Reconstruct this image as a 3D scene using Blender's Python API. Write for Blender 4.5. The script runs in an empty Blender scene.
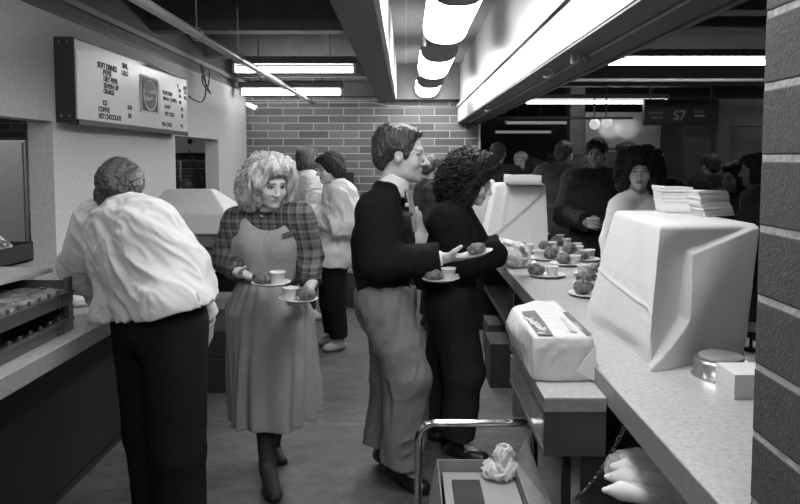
import bpy, bmesh, math, random
import numpy as np
from mathutils import Vector, Matrix, Quaternion
random.seed(7)
SC = bpy.context.scene
COL = SC.collection
FPX, CX, HY = 700.0, 406.0, 158.0
PITCH = math.atan(46.0 / FPX)
EYE = np.array([0.0, 0.0, 1.64])
# ------------------------------------------------------------------ points of the place, surveyed from the photograph
def ray(px, py):
    c, s = math.cos(PITCH), math.sin(PITCH)
    v = (HY + 46.0) - py
    return np.array([px - CX, FPX * c + v * s, -FPX * s + v * c])
def W(px, py, Y):                       # on the upright plane at distance Y
    d = ray(px, py); return EYE + d * (Y / d[1])
def G(px, py, z):                       # on the level plane at height z
    d = ray(px, py); return EYE + d * ((z - EYE[2]) / d[2])
def XZ(px, Y, z):                       # at distance Y and height z
    p = W(px, HY, Y); return np.array([p[0], Y, z])
def nrm(v):
    v = np.asarray(v, float); return v / (np.linalg.norm(v) + 1e-9)
def srgb(v):
    v = v / 255.0
    return v / 12.92 if v <= 0.04045 else ((v + 0.055) / 1.055) ** 2.4
# ------------------------------------------------------------------ materials
MATS = {}
def mat(name, g, rough=0.6, metal=0.0, vary=0.0, vscale=8.0, bump=0.0, bscale=60.0, stretch=(1, 1, 1), emit=0.0,
        alpha=1.0, spec=0.4, sheen=0.0, vcol=False, contrast=None):
    if name in MATS: return MATS[name]
    m = bpy.data.materials.new(name); m.use_nodes = True
    nt = m.node_tree; N = nt.nodes; L = nt.links
    b = N['Principled BSDF']
    b.inputs['Roughness'].default_value = rough; b.inputs['Metallic'].default_value = metal
    b.inputs['Specular IOR Level'].default_value = spec
    b.inputs['Sheen Weight'].default_value = sheen
    col = (g, g, g, 1)
    b.inputs['Base Color'].default_value = col
    tc = N.new('ShaderNodeTexCoord'); mp = N.new('ShaderNodeMapping'); mp.inputs['Scale'].default_value = stretch
    L.new(tc.outputs['Object'], mp.inputs['Vector'])
    src = None
    if vcol:
        at = N.new('ShaderNodeAttribute'); at.attribute_name = 'tone'; src = at.outputs['Color']
        L.new(src, b.inputs['Base Color'])
    if vary > 0:
        n = N.new('ShaderNodeTexNoise'); n.inputs['Scale'].default_value = vscale; n.inputs['Detail'].default_value = 6
        L.new(mp.outputs['Vector'], n.inputs['Vector'])
        r = N.new('ShaderNodeMapRange'); r.inputs['From Min'].default_value = 0.3; r.inputs['From Max'].default_value = 0.7
        r.inputs['To Min'].default_value = 1 - vary; r.inputs['To Max'].default_value = 1 + vary
        L.new(n.outputs['Fac'], r.inputs['Value'])
        x = N.new('ShaderNodeVectorMath'); x.operation = 'SCALE'
        if src is not None: L.new(src, x.inputs[0])
        else: x.inputs[0].default_value = (g, g, g)
        L.new(r.outputs['Result'], x.inputs['Scale']); L.new(x.outputs[0], b.inputs['Base Color'])
    if bump > 0:
        n2 = N.new('ShaderNodeTexNoise'); n2.inputs['Scale'].default_value = bscale; n2.inputs['Detail'].default_value = 4
        L.new(mp.outputs['Vector'], n2.inputs['Vector'])
        bp = N.new('ShaderNodeBump'); bp.inputs['Strength'].default_value = bump; bp.inputs['Distance'].default_value = 0.01
        L.new(n2.outputs['Fac'], bp.inputs['Height']); L.new(bp.outputs['Normal'], b.inputs['Normal'])
    if emit > 0:
        b.inputs['Emission Color'].default_value = (1, 1, 1, 1); b.inputs['Emission Strength'].default_value = emit
    if alpha < 1: b.inputs['Alpha'].default_value = alpha
    MATS[name] = m
    return m
def brick_mat(name, g1, g2, gm, bw, bh, mortar, plane='xz', rough=0.75, off=(0, 0)):
    if name in MATS: return MATS[name]
    m = bpy.data.materials.new(name); m.use_nodes = True
    nt = m.node_tree; N = nt.nodes; L = nt.links; b = N['Principled BSDF']
    b.inputs['Roughness'].default_value = rough; b.inputs['Specular IOR Level'].default_value = 0.25
    tc = N.new('ShaderNodeTexCoord'); sp = N.new('ShaderNodeSeparateXYZ'); L.new(tc.outputs['Object'], sp.inputs[0])
    cb = N.new('ShaderNodeCombineXYZ')
    ax = {'x': 'X', 'y': 'Y', 'z': 'Z'}
    for k, (a, o) in enumerate(zip(plane, off)):
        ad = N.new('ShaderNodeMath'); ad.inputs[1].default_value = o
        L.new(sp.outputs[ax[a]], ad.inputs[0]); L.new(ad.outputs[0], cb.inputs[k])
    br = N.new('ShaderNodeTexBrick'); br.inputs['Scale'].default_value = 1.0
    br.inputs['Brick Width'].default_value = bw; br.inputs['Row Height'].default_value = bh
    br.inputs['Mortar Size'].default_value = mortar; br.inputs['Mortar Smooth'].default_value = 0.2
    br.inputs['Color1'].default_value = (g1, g1, g1, 1); br.inputs['Color2'].default_value = (g2, g2, g2, 1)
    br.inputs['Mortar'].default_value = (gm, gm, gm, 1)
    L.new(cb.outputs[0], br.inputs['Vector'])
    n = N.new('ShaderNodeTexNoise'); n.inputs['Scale'].default_value = 30; n.inputs['Detail'].default_value = 5
    L.new(tc.outputs['Object'], n.inputs['Vector'])
    r = N.new('ShaderNodeMapRange'); r.inputs['To Min'].default_value = 0.8; r.inputs['To Max'].default_value = 1.2
    L.new(n.outputs['Fac'], r.inputs['Value'])
    x = N.new('ShaderNodeVectorMath'); x.operation = 'SCALE'
    L.new(br.outputs['Color'], x.inputs[0]); L.new(r.outputs['Result'], x.inputs['Scale']); L.new(x.outputs[0], b.inputs['Base Color'])
    bp = N.new('ShaderNodeBump'); bp.inputs['Strength'].default_value = 0.6; bp.inputs['Distance'].default_value = 0.006; bp.invert = True
    L.new(br.outputs['Fac'], bp.inputs['Height'])
    bp2 = N.new('ShaderNodeBump'); bp2.inputs['Strength'].default_value = 0.3; bp2.inputs['Distance'].default_value = 0.004
    L.new(n.outputs['Fac'], bp2.inputs['Height']); L.new(bp.outputs['Normal'], bp2.inputs['Normal'])
    L.new(bp2.outputs['Normal'], b.inputs['Normal'])
    MATS[name] = m; return m
# ------------------------------------------------------------------ objects
def tag(o, label=None, cat=None, group=None, kind=None):
    if label: o['label'] = label
    if cat: o['category'] = cat
    if group: o['group'] = group
    if kind: o['kind'] = kind
    return o
def empty(name, loc, label=None, cat=None, group=None):
    o = bpy.data.objects.new(name, None); COL.objects.link(o); o.location = [float(v) for v in loc]
    o.empty_display_size = 0.1
    return tag(o, label, cat, group)
def link_mesh(name, me, m, parent=None, loc=None):
    o = bpy.data.objects.new(name, me); COL.objects.link(o)
    if m is not None: me.materials.append(m)
    if parent is not None: o.parent = parent
    if loc is not None: o.location = [float(v) for v in loc]
    return o
class MB:
    """collects shapes in world coordinates, builds ONE mesh object with its origin at `loc` (or its parent's place)"""
    def __init__(s): s.bm = bmesh.new(); s.sm = []
    def _fin(s, vs, smooth):
        if smooth:
            fs = set(f for v in vs for f in v.link_faces)
            for f in fs: f.smooth = True
    def box(s, lo, hi, bev=0.0, M=None, seg=2):
        lo = np.array(lo, float); hi = np.array(hi, float)
        r = bmesh.ops.create_cube(s.bm, size=1.0); vs = r['verts']
        c = (lo + hi) / 2; d = hi - lo
        for v in vs: v.co = Vector((v.co.x * d[0] + c[0], v.co.y * d[1] + c[1], v.co.z * d[2] + c[2]))
        if bev > 0:
            es = list(set(e for v in vs for e in v.link_edges))
            rr = bmesh.ops.bevel(s.bm, geom=es, offset=bev, segments=seg, affect='EDGES', profile=0.5)
            vs = list(set(rr['verts']) | set(v for v in vs if v.is_valid))
        if M is not None:
            for v in vs: v.co = M @ v.co
        return vs
    def poly(s, pts, depth=None):
        vs = [s.bm.verts.new([float(x) for x in p]) for p in pts]
        f = s.bm.faces.new(vs)
        if depth is not None:
            r = bmesh.ops.extrude_face_region(s.bm, geom=[f])
            nv = [g for g in r['geom'] if isinstance(g, bmesh.types.BMVert)]
            for v in nv: v.co += Vector([float(x) for x in depth])
        return vs
    def tube(s, pts, r, seg=12, caps=True, smooth=True, closed=False):
        pts = [np.asarray(p, float) for p in pts]; n = len(pts)
        rs = r if hasattr(r, '__len__') else [r] * n
        rings = []; up = None
        for i in range(n):
            if closed: t = nrm(pts[(i + 1) % n] - pts[i - 1])
            else: t = nrm(pts[min(i + 1, n - 1)] - pts[max(i - 1, 0)])
            if up is None:
                a = np.array([0, 0, 1.0]) if abs(t[2]) < 0.9 else np.array([1.0, 0, 0]); up = nrm(np.cross(np.cross(t, a), t))
            else: up = nrm(up - t * np.dot(up, t))
            sd = np.cross(t, up)
            rings.append([s.bm.verts.new((pts[i] + rs[i] * (up * math.cos(2 * math.pi * k / seg) + sd * math.sin(2 * math.pi * k / seg))).tolist()) for k in range(seg)])
        m = n if closed else n - 1
        for i in range(m):
            A, B = rings[i], rings[(i + 1) % n]
            for k in range(seg):
                f = s.bm.faces.new((A[k], A[(k + 1) % seg], B[(k + 1) % seg], B[k])); f.smooth = smooth
        if caps and not closed:
            s.bm.faces.new(rings[0][::-1]); s.bm.faces.new(rings[-1])
    def lathe(s, prof, c, seg=32, M=None, smooth=True, angle=2 * math.pi):
        """prof: list of (radius, height); closed at the axis when the radius is 0"""
        rings = []
        for r, z in prof:
            if r < 1e-6: rings.append([s.bm.verts.new((0, 0, z))])
            else: rings.append([s.bm.verts.new((r * math.cos(2 * math.pi * k / seg), r * math.sin(2 * math.pi * k / seg), z)) for k in range(seg)])
        for A, B in zip(rings, rings[1:]):
            for k in range(seg):
                k2 = (k + 1) % seg
                if len(A) == 1 and len(B) == 1: continue
                if len(A) == 1: f = s.bm.faces.new((A[0], B[k], B[k2]))
                elif len(B) == 1: f = s.bm.faces.new((A[k], A[k2], B[0]))
                else: f = s.bm.faces.new((A[k], A[k2], B[k2], B[k]))
                f.smooth = smooth
        T = Matrix.Translation([float(v) for v in c])
        if M is not None: T = T @ M
        for R in rings:
            for v in R: v.co = T @ v.co
    def build(s, name, m, parent=None, loc=None, sharp=None):
        base = np.array(parent_loc(parent)) if parent is not None else np.array(loc if loc is not None else s.base())
        for v in s.bm.verts: v.co -= Vector(base.tolist())
        bmesh.ops.recalc_face_normals(s.bm, faces=s.bm.faces)
        me = bpy.data.meshes.new(name); s.bm.to_mesh(me); s.bm.free()
        if sharp: 
            me.shade_smooth(); me.set_sharp_from_angle(angle=math.radians(sharp))
        return link_mesh(name, me, m, parent, None if parent is not None else base)
    def base(s):
        a = np.array([v.co[:] for v in s.bm.verts]); lo, hi = a.min(0), a.max(0)
        return np.array([(lo[0] + hi[0]) / 2, (lo[1] + hi[1]) / 2, lo[2]])
def parent_loc(p):
    v = np.zeros(3)
    while p is not None: v = v + np.array(p.location); p = p.parent
    return v
def boxobj(name, lo, hi, m, bev=0.0, parent=None, M=None):
    b = MB(); b.box(lo, hi, bev, M); return b.build(name, m, parent)
def structure(name, lo, hi, m, bev=0.0):
    return tag(boxobj(name, lo, hi, m, bev), kind='structure')
# ------------------------------------------------------------------ value noise
_rng = np.random.RandomState(11)
_LAT = _rng.rand(32, 32, 32).astype(np.float32)
def noise(P):
    P = np.asarray(P, np.float32); i = np.floor(P).astype(np.int32); f = P - i; f = f * f * (3 - 2 * f)
    i &= 31; j = (i + 1) & 31
    x0, y0, z0 = i.T; x1, y1, z1 = j.T; fx, fy, fz = f.T
    L = _LAT
    a = L[x0, y0, z0] * (1 - fx) + L[x1, y0, z0] * fx; b = L[x0, y1, z0] * (1 - fx) + L[x1, y1, z0] * fx
    c = L[x0, y0, z1] * (1 - fx) + L[x1, y0, z1] * fx; d = L[x0, y1, z1] * (1 - fx) + L[x1, y1, z1] * fx
    return (a * (1 - fy) + b * fy) * (1 - fz) + (c * (1 - fy) + d * fy) * fz
def folds(P, freq, direction=None, stretch=4.0, seed=0.0, warp=0.5):
    """crease-like noise, long along `direction`; 0..1"""
    P = np.asarray(P, np.float32)
    if direction is not None:
        d = nrm(direction).astype(np.float32); t = P @ d
        P = P - np.outer(t, d) * (1 - 1.0 / stretch)
    Q = P * freq + seed
    Q = Q + warp * (noise(Q * 0.6 + 7.3)[:, None] - 0.5)
    n = noise(Q); n2 = noise(Q * 2.1 + 3.1)
    return 0.7 * (1 - np.abs(2 * n - 1)) + 0.3 * (1 - np.abs(2 * n2 - 1))
# ------------------------------------------------------------------ signed distance modelling
class SDF:
    def __init__(s, lo, hi, h):
        s.lo = np.array(lo, np.float32); s.h = h
        s.n = np.ceil((np.array(hi) - s.lo) / h).astype(int) + 1
        s.f = np.full(s.n, 0.08, np.float32)
    def blk(s, lo, hi):
        a = np.clip(np.floor((np.array(lo) - s.lo) / s.h).astype(int), 0, s.n); b = np.clip(np.ceil((np.array(hi) - s.lo) / s.h).astype(int) + 1, 0, s.n)
        if np.any(b <= a): return None
        sl = tuple(slice(int(x), int(y)) for x, y in zip(a, b))
        g = [(s.lo[k] + s.h * np.arange(a[k], b[k])).astype(np.float32) for k in range(3)]
        return sl, g[0][:, None, None], g[1][None, :, None], g[2][None, None, :]
    def put(s, sl, d, k, mode):
        f = s.f[sl]
        if mode == 'add':
            if k > 0: hh = np.maximum(k - np.abs(f - d), 0) / k; s.f[sl] = np.minimum(f, d) - hh * hh * (k * 0.25)
            else: s.f[sl] = np.minimum(f, d)
        else:
            d = -d
            if k > 0: hh = np.maximum(k - np.abs(f - d), 0) / k; s.f[sl] = np.maximum(f, d) + hh * hh * (k * 0.25)
            else: s.f[sl] = np.maximum(f, d)
    def cone(s, a, b, ra, rb=None, k=0.02, flat=None, q=1.0, cut=(False, False), mode='add'):
        rb = ra if rb is None else rb
        a = np.asarray(a, float); b = np.asarray(b, float); m = max(ra, rb) + k + 0.015
        B = s.blk(np.minimum(a, b) - m, np.maximum(a, b) + m)
        if B is None: return
        sl, x, y, z = B; ab = b - a; L2 = float(ab @ ab) + 1e-12; L = math.sqrt(L2)
        px, py, pz = x - a[0], y - a[1], z - a[2]
        t = (px * ab[0] + py * ab[1] + pz * ab[2]) / L2; tc = np.clip(t, 0, 1)
        wx, wy, wz = px - tc * ab[0], py - tc * ab[1], pz - tc * ab[2]
        d2 = wx * wx + wy * wy + wz * wz
        if flat is not None: n = nrm(flat); d2 = d2 + (q * q - 1) * (wx * n[0] + wy * n[1] + wz * n[2]) ** 2
        d = np.sqrt(d2) - (ra + (rb - ra) * tc)
        if cut[0]: d = np.maximum(d, -t * L)
        if cut[1]: d = np.maximum(d, (t - 1) * L)
        s.put(sl, d, k, mode)
    def ell(s, c, r, R=None, k=0.02, mode='add'):
        c = np.asarray(c, float); r = np.asarray(r, float); m = r.max() + k + 0.015
        B = s.blk(c - m, c + m)
        if B is None: return
        sl, x, y, z = B; p = [x - c[0], y - c[1], z - c[2]]
        if R is None: q = p
        else: q = [p[0] * R[0][i] + p[1] * R[1][i] + p[2] * R[2][i] for i in range(3)]   # columns of R are the axes
        u = np.sqrt((q[0] / r[0]) ** 2 + (q[1] / r[1]) ** 2 + (q[2] / r[2]) ** 2)
        g = np.sqrt((q[0] / r[0] ** 2) ** 2 + (q[1] / r[1] ** 2) ** 2 + (q[2] / r[2] ** 2) ** 2) + 1e-6
        s.put(sl, u * (u - 1) / g, k, mode)
    def box(s, c, half, R=None, rad=0.01, k=0.0, mode='add'):
        c = np.asarray(c, float); half = np.asarray(half, float); m = np.linalg.norm(half) + k + 0.02
        B = s.blk(c - m, c + m)
        if B is None: return
        sl, x, y, z = B; p = [x - c[0], y - c[1], z - c[2]]
        if R is None: q = p
        else: q = [p[0] * R[0][i] + p[1] * R[1][i] + p[2] * R[2][i] for i in range(3)]
        e = [np.abs(q[i]) - half[i] + rad for i in range(3)]
        d = np.sqrt(np.maximum(e[0], 0) ** 2 + np.maximum(e[1], 0) ** 2 + np.maximum(e[2], 0) ** 2) + np.minimum(np.maximum(np.maximum(e[0], e[1]), e[2]), 0) - rad
        s.put(sl, d, k, mode)
    def custom(s, lo, hi, fn, k=0.0, mode='add'):
        B = s.blk(lo, hi)
        if B is None: return
        sl, x, y, z = B; s.put(sl, fn(x, y, z).astype(np.float32), k, mode)
    def plane(s, p, n, k=0.0):              # keeps the side opposite to n
        n = nrm(n); x, y, z = [(s.lo[i] + s.h * np.arange(s.n[i])).astype(np.float32) for i in range(3)]
        d = (x[:, None, None] - p[0]) * n[0] + (y[None, :, None] - p[1]) * n[1] + (z[None, None, :] - p[2]) * n[2]
        s.f = np.maximum(s.f, d)
    def displace(s, fn, band=0.03):         # fn(points) -> outward displacement
        I = np.nonzero(np.abs(s.f) < band)
        P = np.stack(I, 1).astype(np.float32) * s.h + s.lo
        s.f[I] -= fn(P).astype(np.float32)
    def mesh(s):
        f = s.f; f[[0, -1]] = 0.05; f[:, [0, -1]] = 0.05; f[:, :, [0, -1]] = 0.05
        sg = f < 0; nx, ny, nz = f.shape
        c = np.zeros((nx - 1, ny - 1, nz - 1), np.uint8)
        for a in (0, 1):
            for b in (0, 1):
                for d in (0, 1): c += sg[a:nx - 1 + a, b:ny - 1 + b, d:nz - 1 + d]
        I, J, K = np.nonzero((c > 0) & (c < 8))
        vid = np.full(c.shape, -1, np.int32); vid[I, J, K] = np.arange(len(I))
        cv = {(a, b, d): f[I + a, J + b, K + d] for a in (0, 1) for b in (0, 1) for d in (0, 1)}
        acc = np.zeros((len(I), 3), np.float32); cnt = np.zeros(len(I), np.float32)
        cs = list(cv)
        for p in cs:
            for ax in range(3):
                if p[ax] == 0:
                    q = list(p); q[ax] = 1; q = tuple(q); va, vb = cv[p], cv[q]
                    m = (va < 0) != (vb < 0); t = np.where(m, va / np.where(m, va - vb, 1), 0)
                    for e in range(3): acc[:, e] += np.where(m, (p[e] + (t if e == ax else 0)), 0)
                    cnt += m
        V = (acc / cnt[:, None] + np.stack([I, J, K], 1)) * s.h + s.lo
        Q = []
        def quads(ax):
            o = [slice(None)] * 3; o2 = [slice(None)] * 3; o[ax] = slice(0, -1); o2[ax] = slice(1, None)
            A, Bq = sg[tuple(o)], sg[tuple(o2)]; i = np.stack(np.nonzero(A != Bq), 1)
            u, v = (ax + 1) % 3, (ax + 2) % 3
            i = i[(i[:, u] > 0) & (i[:, v] > 0) & (i[:, u] < f.shape[u] - 1) & (i[:, v] < f.shape[v] - 1)]
            fl = A[i[:, 0], i[:, 1], i[:, 2]]
            def at(du, dv):
                j = i.copy(); j[:, u] -= du; j[:, v] -= dv; return vid[j[:, 0], j[:, 1], j[:, 2]]
            q = np.stack([at(1, 1), at(0, 1), at(0, 0), at(1, 0)], 1); q[~fl] = q[~fl][:, ::-1]; Q.append(q)
        for ax in range(3): quads(ax)
        return V.astype(np.float32), np.concatenate(Q).astype(np.int32)
    def build(s, name, m, parent=None, loc=None, tone=None, smooth=0, uv=None):
        V, Q = s.mesh(); Vw = V.copy()
        if smooth:
            for _ in range(smooth):
                e = np.concatenate([Q[:, [0, 1]], Q[:, [1, 2]], Q[:, [2, 3]], Q[:, [3, 0]]])
                a = np.zeros_like(V); n = np.zeros(len(V))
                for k in range(3): a[:, k] = np.bincount(e[:, 0], V[e[:, 1], k], len(V)) + np.bincount(e[:, 1], V[e[:, 0], k], len(V))
                n = np.bincount(e[:, 0], None, len(V)) + np.bincount(e[:, 1], None, len(V))
                V = (0.5 * V + 0.5 * a / n[:, None]).astype(np.float32)
        base = parent_loc(parent) if parent is not None else np.array(loc if loc is not None else [V[:, 0].mean(), V[:, 1].mean(), V[:, 2].min()])
        V2 = (V - base).astype(np.float32)
        me = bpy.data.meshes.new(name)
        me.vertices.add(len(V2)); me.vertices.foreach_set('co', V2.ravel())
        me.loops.add(Q.size); me.loops.foreach_set('vertex_index', Q.ravel())
        me.polygons.add(len(Q)); me.polygons.foreach_set('loop_start', np.arange(0, Q.size, 4, dtype=np.int32))
        me.update(calc_edges=True); me.polygons.foreach_set('use_smooth', np.ones(len(Q), bool))
        if tone is not None:
            t = tone(Vw).astype(np.float32)
            ca = me.color_attributes.new('tone', 'FLOAT_COLOR', 'POINT')
            ca.data.foreach_set('color', np.stack([t, t, t, np.ones_like(t)], 1).ravel())
        o = link_mesh(name, me, m, parent, None if parent is not None else base)
        s.f = None
        return o
def frame(fwd, up=(0, 0, 1)):
    f = nrm(fwd); r = nrm(np.cross(f, up)); u = np.cross(r, f)
    return np.stack([r, f, u], 1)           # columns: right, forward, up
# ------------------------------------------------------------------ lettering
def text_mesh(txt, size, bold=0.0, align='LEFT'):
    cu = bpy.data.curves.new('t', 'FONT'); cu.body = txt; cu.size = size; cu.offset = bold; cu.extrude = 0.0008; cu.align_x = align
    o = bpy.data.objects.new('t', cu); COL.objects.link(o)
    dg = bpy.context.evaluated_depsgraph_get(); me = bpy.data.meshes.new_from_object(o.evaluated_get(dg))
    bpy.data.objects.remove(o); bpy.data.curves.remove(cu)
    return me
def lettering(name, items, M, m, parent):
    """items: (text, x, y, size, align, x squeeze) laid out in the plane of M, joined into one mesh"""
    bm = bmesh.new(); base = Vector(parent_loc(parent).tolist())
    for it in items:
        txt, x, y, size, al = it[:5]; sq = it[5] if len(it) > 5 else 1.0; bold = it[6] if len(it) > 6 else 0.0
        me = text_mesh(txt, size, bold, al); n0 = len(bm.verts); bm.from_mesh(me); bm.verts.ensure_lookup_table()
        for v in bm.verts[n0:]: v.co = M @ Vector((x + v.co.x * sq, y + v.co.y, v.co.z)) - base
        bpy.data.meshes.remove(me)
    me = bpy.data.meshes.new(name); bm.to_mesh(me); bm.free()
    return link_mesh(name, me, m, parent)
# ------------------------------------------------------------------ people
def lerp(a, b, t): return np.asarray(a, float) * (1 - t) + np.asarray(b, float) * t
def head_sdf(S, c, H, s=1.0, jaw=1.0, nose=1.0, g=0.0):
    P = lambda x, y, z: c + H @ (np.array([x, y, z]) * s)
    e = lambda p, r, k=0.02, mode='add': S.ell(P(*p), (np.array(r) + g) * s, H, k * s, mode)
    e((0, -0.014, 0.036), (0.074, 0.094, 0.081))
    e((0, 0.022, -0.028), (0.060, 0.066, 0.082), 0.03)
    e((0, 0.034, -0.074), (0.046 * jaw, 0.046, 0.034), 0.025)
    for sx in (-1, 1): e((sx * 0.040, 0.058, -0.030), (0.022, 0.024, 0.024), 0.02)
    e((0, 0.074, -0.094), (0.019, 0.017, 0.016), 0.022)
    S.cone(P(-0.034, 0.078, 0.026), P(0.034, 0.078, 0.026), 0.011 * s, k=0.016 * s)
    for sx in (-1, 1): e((sx * 0.031, 0.103, 0.008), (0.019, 0.02, 0.013), 0.012, 'sub')
    for sx in (-1, 1): e((sx * 0.031, 0.074, 0.007), (0.0135, 0.0125, 0.0105), 0.003)
    S.cone(P(0, 0.086, 0.012), P(0, 0.086 + 0.026 * nose, -0.026), 0.0075 * s, 0.0115 * s, k=0.012 * s)
    for sx in (-1, 1): e((sx * 0.012, 0.097, -0.031), (0.0085, 0.010, 0.008), 0.006)
    S.cone(P(-0.019, 0.080, -0.0545), P(0.019, 0.080, -0.0545), 0.0085 * s, k=0.008 * s)
    S.cone(P(0, 0.090, -0.054), P(0, 0.088, -0.066), 0.0065 * s, k=0.008 * s)
    S.cone(P(-0.015, 0.080, -0.067), P(0.015, 0.080, -0.067), 0.0085 * s, k=0.006 * s)
    for sx in (-1, 1):
        e((sx * 0.077, -0.004, -0.004), (0.010, 0.019, 0.031), 0.008)
        e((sx * 0.086, -0.001, 0.000), (0.006, 0.009, 0.015), 0.004, 'sub')
def face_tone(c, H, s, skin, lips=0.55, brow=0.25, eye=True):
    def fn(V):
        q = (V - c) @ H / s; t = np.full(len(V), skin, np.float32); x, y, z = q.T; ax = np.abs(x)
        face = y > 0.045
        b = face & (ax > 0.012) & (ax < 0.050) & (np.abs(z - (0.029 - 0.12 * np.maximum(ax - 0.034, 0))) < 0.0042)
        t[b] = skin * brow
        l = face & (((x / 0.023) ** 2 + ((z + 0.061) / 0.0105) ** 2) < 1); t[l] = skin * lips
        if eye:
            o = face & ((((ax - 0.031) / 0.0150) ** 2 + ((z - 0.008) / 0.0070) ** 2) < 1); t[o] = skin * 0.16
            o = face & ((((ax - 0.031) / 0.0115) ** 2 + ((z - 0.0065) / 0.0045) ** 2) < 1); t[o] = skin * 1.15
            o = face & (((ax - 0.030) ** 2 + (z - 0.0075) ** 2) < 0.0062 ** 2); t[o] = 0.015
        return t
    return fn
def hand_sdf(S, w, d, n, side, curl=0.35, s=1.0, thumb=0.5, spread=0.06, curls=None):
    d = nrm(d); n = nrm(n - d * np.dot(d, n)); t = np.cross(d, n) * (1 if side == 'R' else -1)
    R = np.stack([t, d, n], 1)
    S.cone(w - d * 0.02 * s, w + d * 0.02 * s, 0.026 * s, 0.028 * s, k=0.015, flat=n, q=1.4)
    S.box(w + d * 0.055 * s, np.array([0.039, 0.044, 0.013]) * s, R, 0.012 * s, k=0.018)
    L = [0.070, 0.079, 0.073, 0.057]
    for i in range(4):
        o = (0.030 - 0.020 * i) * s
        p = w + t * o + d * (0.090 - 0.004 * abs(i - 1)) * s
        a0 = spread * (1.5 - i); dd = nrm(d + t * a0); c = (curls[i] if curls else curl) ; ang = c * 0.6
        r = [0.0092, 0.0084, 0.0076, 0.0066] if i < 3 else [0.0082, 0.0074, 0.0068, 0.006]
        for j, fr in enumerate((0.45, 0.32, 0.23)):
            v = dd * math.cos(ang) + n * math.sin(ang); q = p + v * L[i] * fr * s
            S.cone(p, q, r[j] * s, r[j + 1] * s, k=0.004 if j else 0.006); p = q; ang += c
    b = w + d * 0.022 * s + t * 0.026 * s
    v = nrm(d * 0.75 + t * 0.75 + n * thumb); q = b + v * 0.048 * s
    S.cone(b, q, 0.014 * s, 0.0105 * s, k=0.014)
    v = nrm(d * 0.95 + t * 0.25 + n * thumb * 1.3); S.cone(q, q + v * 0.034 * s, 0.0105 * s, 0.008 * s, k=0.004)
LV = [(-0.10, 0.070, 0.108), (0.08, 0.066, 0.108), (0.36, 0.052, 0.094), (0.55, 0.062, 0.102), (0.74, 0.085, 0.100), (0.90, 0.110, 0.066)]
def torso(S, J, g=0.0, lo=-1.0, hi=2.0, wid=1.0, dep=1.0, k=0.06, k2=None, levels=None):
    ms = (J['sL'] + J['sR']) / 2; mh = (J['hL'] + J['hR']) / 2
    lat = nrm(J['sR'] - J['sL']); lath = nrm(J['hR'] - J['hL']); ax = ms - mh
    for t, w, r in (levels or LV):
        if t < lo or t > hi: continue
        l = nrm(lerp(lath, lat, min(max(t, 0), 1))); c = mh + ax * t + J.get('belly', 0) * 0
        f = nrm(np.cross(nrm(ax), l)); w2 = w * wid
        S.cone(c - l * w2, c + l * w2, r * dep + g, k=k, flat=f, q=1.0)
    if k2: pass
def arm(S, J, s, g=0.0, k=0.02, cuff=False, r=(0.056, 0.044, 0.038, 0.026), upto=1.0):
    S.cone(J['s' + s], J['e' + s], r[0] + g, r[1] + g, k=0.045)
    w = lerp(J['e' + s], J['w' + s], upto)
    S.cone(J['e' + s], w, r[1] - 0.002 + g, lerp(r[1], r[3], upto) + g, k=k, cut=(False, cuff))
def leg(S, J, s, g=0.0, cuff=False, r=(0.088, 0.060, 0.056, 0.038), upto=1.0, k=0.03, bell=0.0):
    S.cone(J['h' + s], J['k' + s], r[0] + g, r[1] + g, k=0.04)
    a = lerp(J['k' + s], J['a' + s], upto)
    S.cone(J['k' + s], a, r[2] + g, lerp(r[2], r[3], upto) + g + bell, k=k, cut=(False, cuff))
def body(J, root, skin=0.45, h=0.005, lips=0.55, hands=True, hs=1.0, headk={}, brow=0.25, male=False):
    keys = [J[k] for k in ('hc', 'nk', 'sL', 'sR', 'eL', 'eR', 'wL', 'wR', 'hL', 'hR', 'kL', 'kR', 'aL', 'aR', 'tL', 'tR')]
    A = np.array(keys); S = SDF(A.min(0) - 0.2, A.max(0) + 0.2, h)
    torso(S, J, -0.014, wid=J.get('wid', 0.9)); H = frame(J['hf'], J.get('hu', (0, 0, 1)))
    for s in 'LR':
        arm(S, J, s); leg(S, J, s)
        foot = nrm(J['t' + s] - J['a' + s])
        S.cone(J['a' + s], J['a' + s] + (J['t' + s] - J['a' + s]) * 0.85, 0.030, 0.017, k=0.02)
    top = J['hc'] + H @ np.array([0, -0.022, -0.05])
    S.cone(J['nk'], top, 0.055 if male else 0.046, 0.054 if male else 0.046, k=0.03)
    S.cone(J['nk'] - (0, 0, 0.02), (J['nk'] + J['sL']) / 2, 0.05, 0.045, k=0.04); S.cone(J['nk'] - (0, 0, 0.02), (J['nk'] + J['sR']) / 2, 0.05, 0.045, k=0.04)
    head_sdf(S, J['hc'], H, J.get('hs', 1.0), **headk)
    if hands:
        for s in 'LR': hand_sdf(S, J['w' + s], J['d' + s], J['n' + s], s, J.get('curl' + s, 0.35), hs, J.get('thumb' + s, 0.4))
    m = mat('skin', skin, 0.55, vcol=True, spec=0.35)
    return S.build('body', m, root, tone=face_tone(J['hc'], H, J.get('hs', 1.0), skin, lips, brow))
def wrinkle(amp, freq=22, direction=None, stretch=4.0, seed=0.0, mid=0.5, where=None):
    def fn(P):
        d = amp * (folds(P, freq, direction, stretch, seed) - mid)
        if where is not None: d = d * where(P)
        return d
    return fn
def bounds(pts, m): A = np.array(pts); return A.min(0) - m, A.max(0) + m
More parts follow.
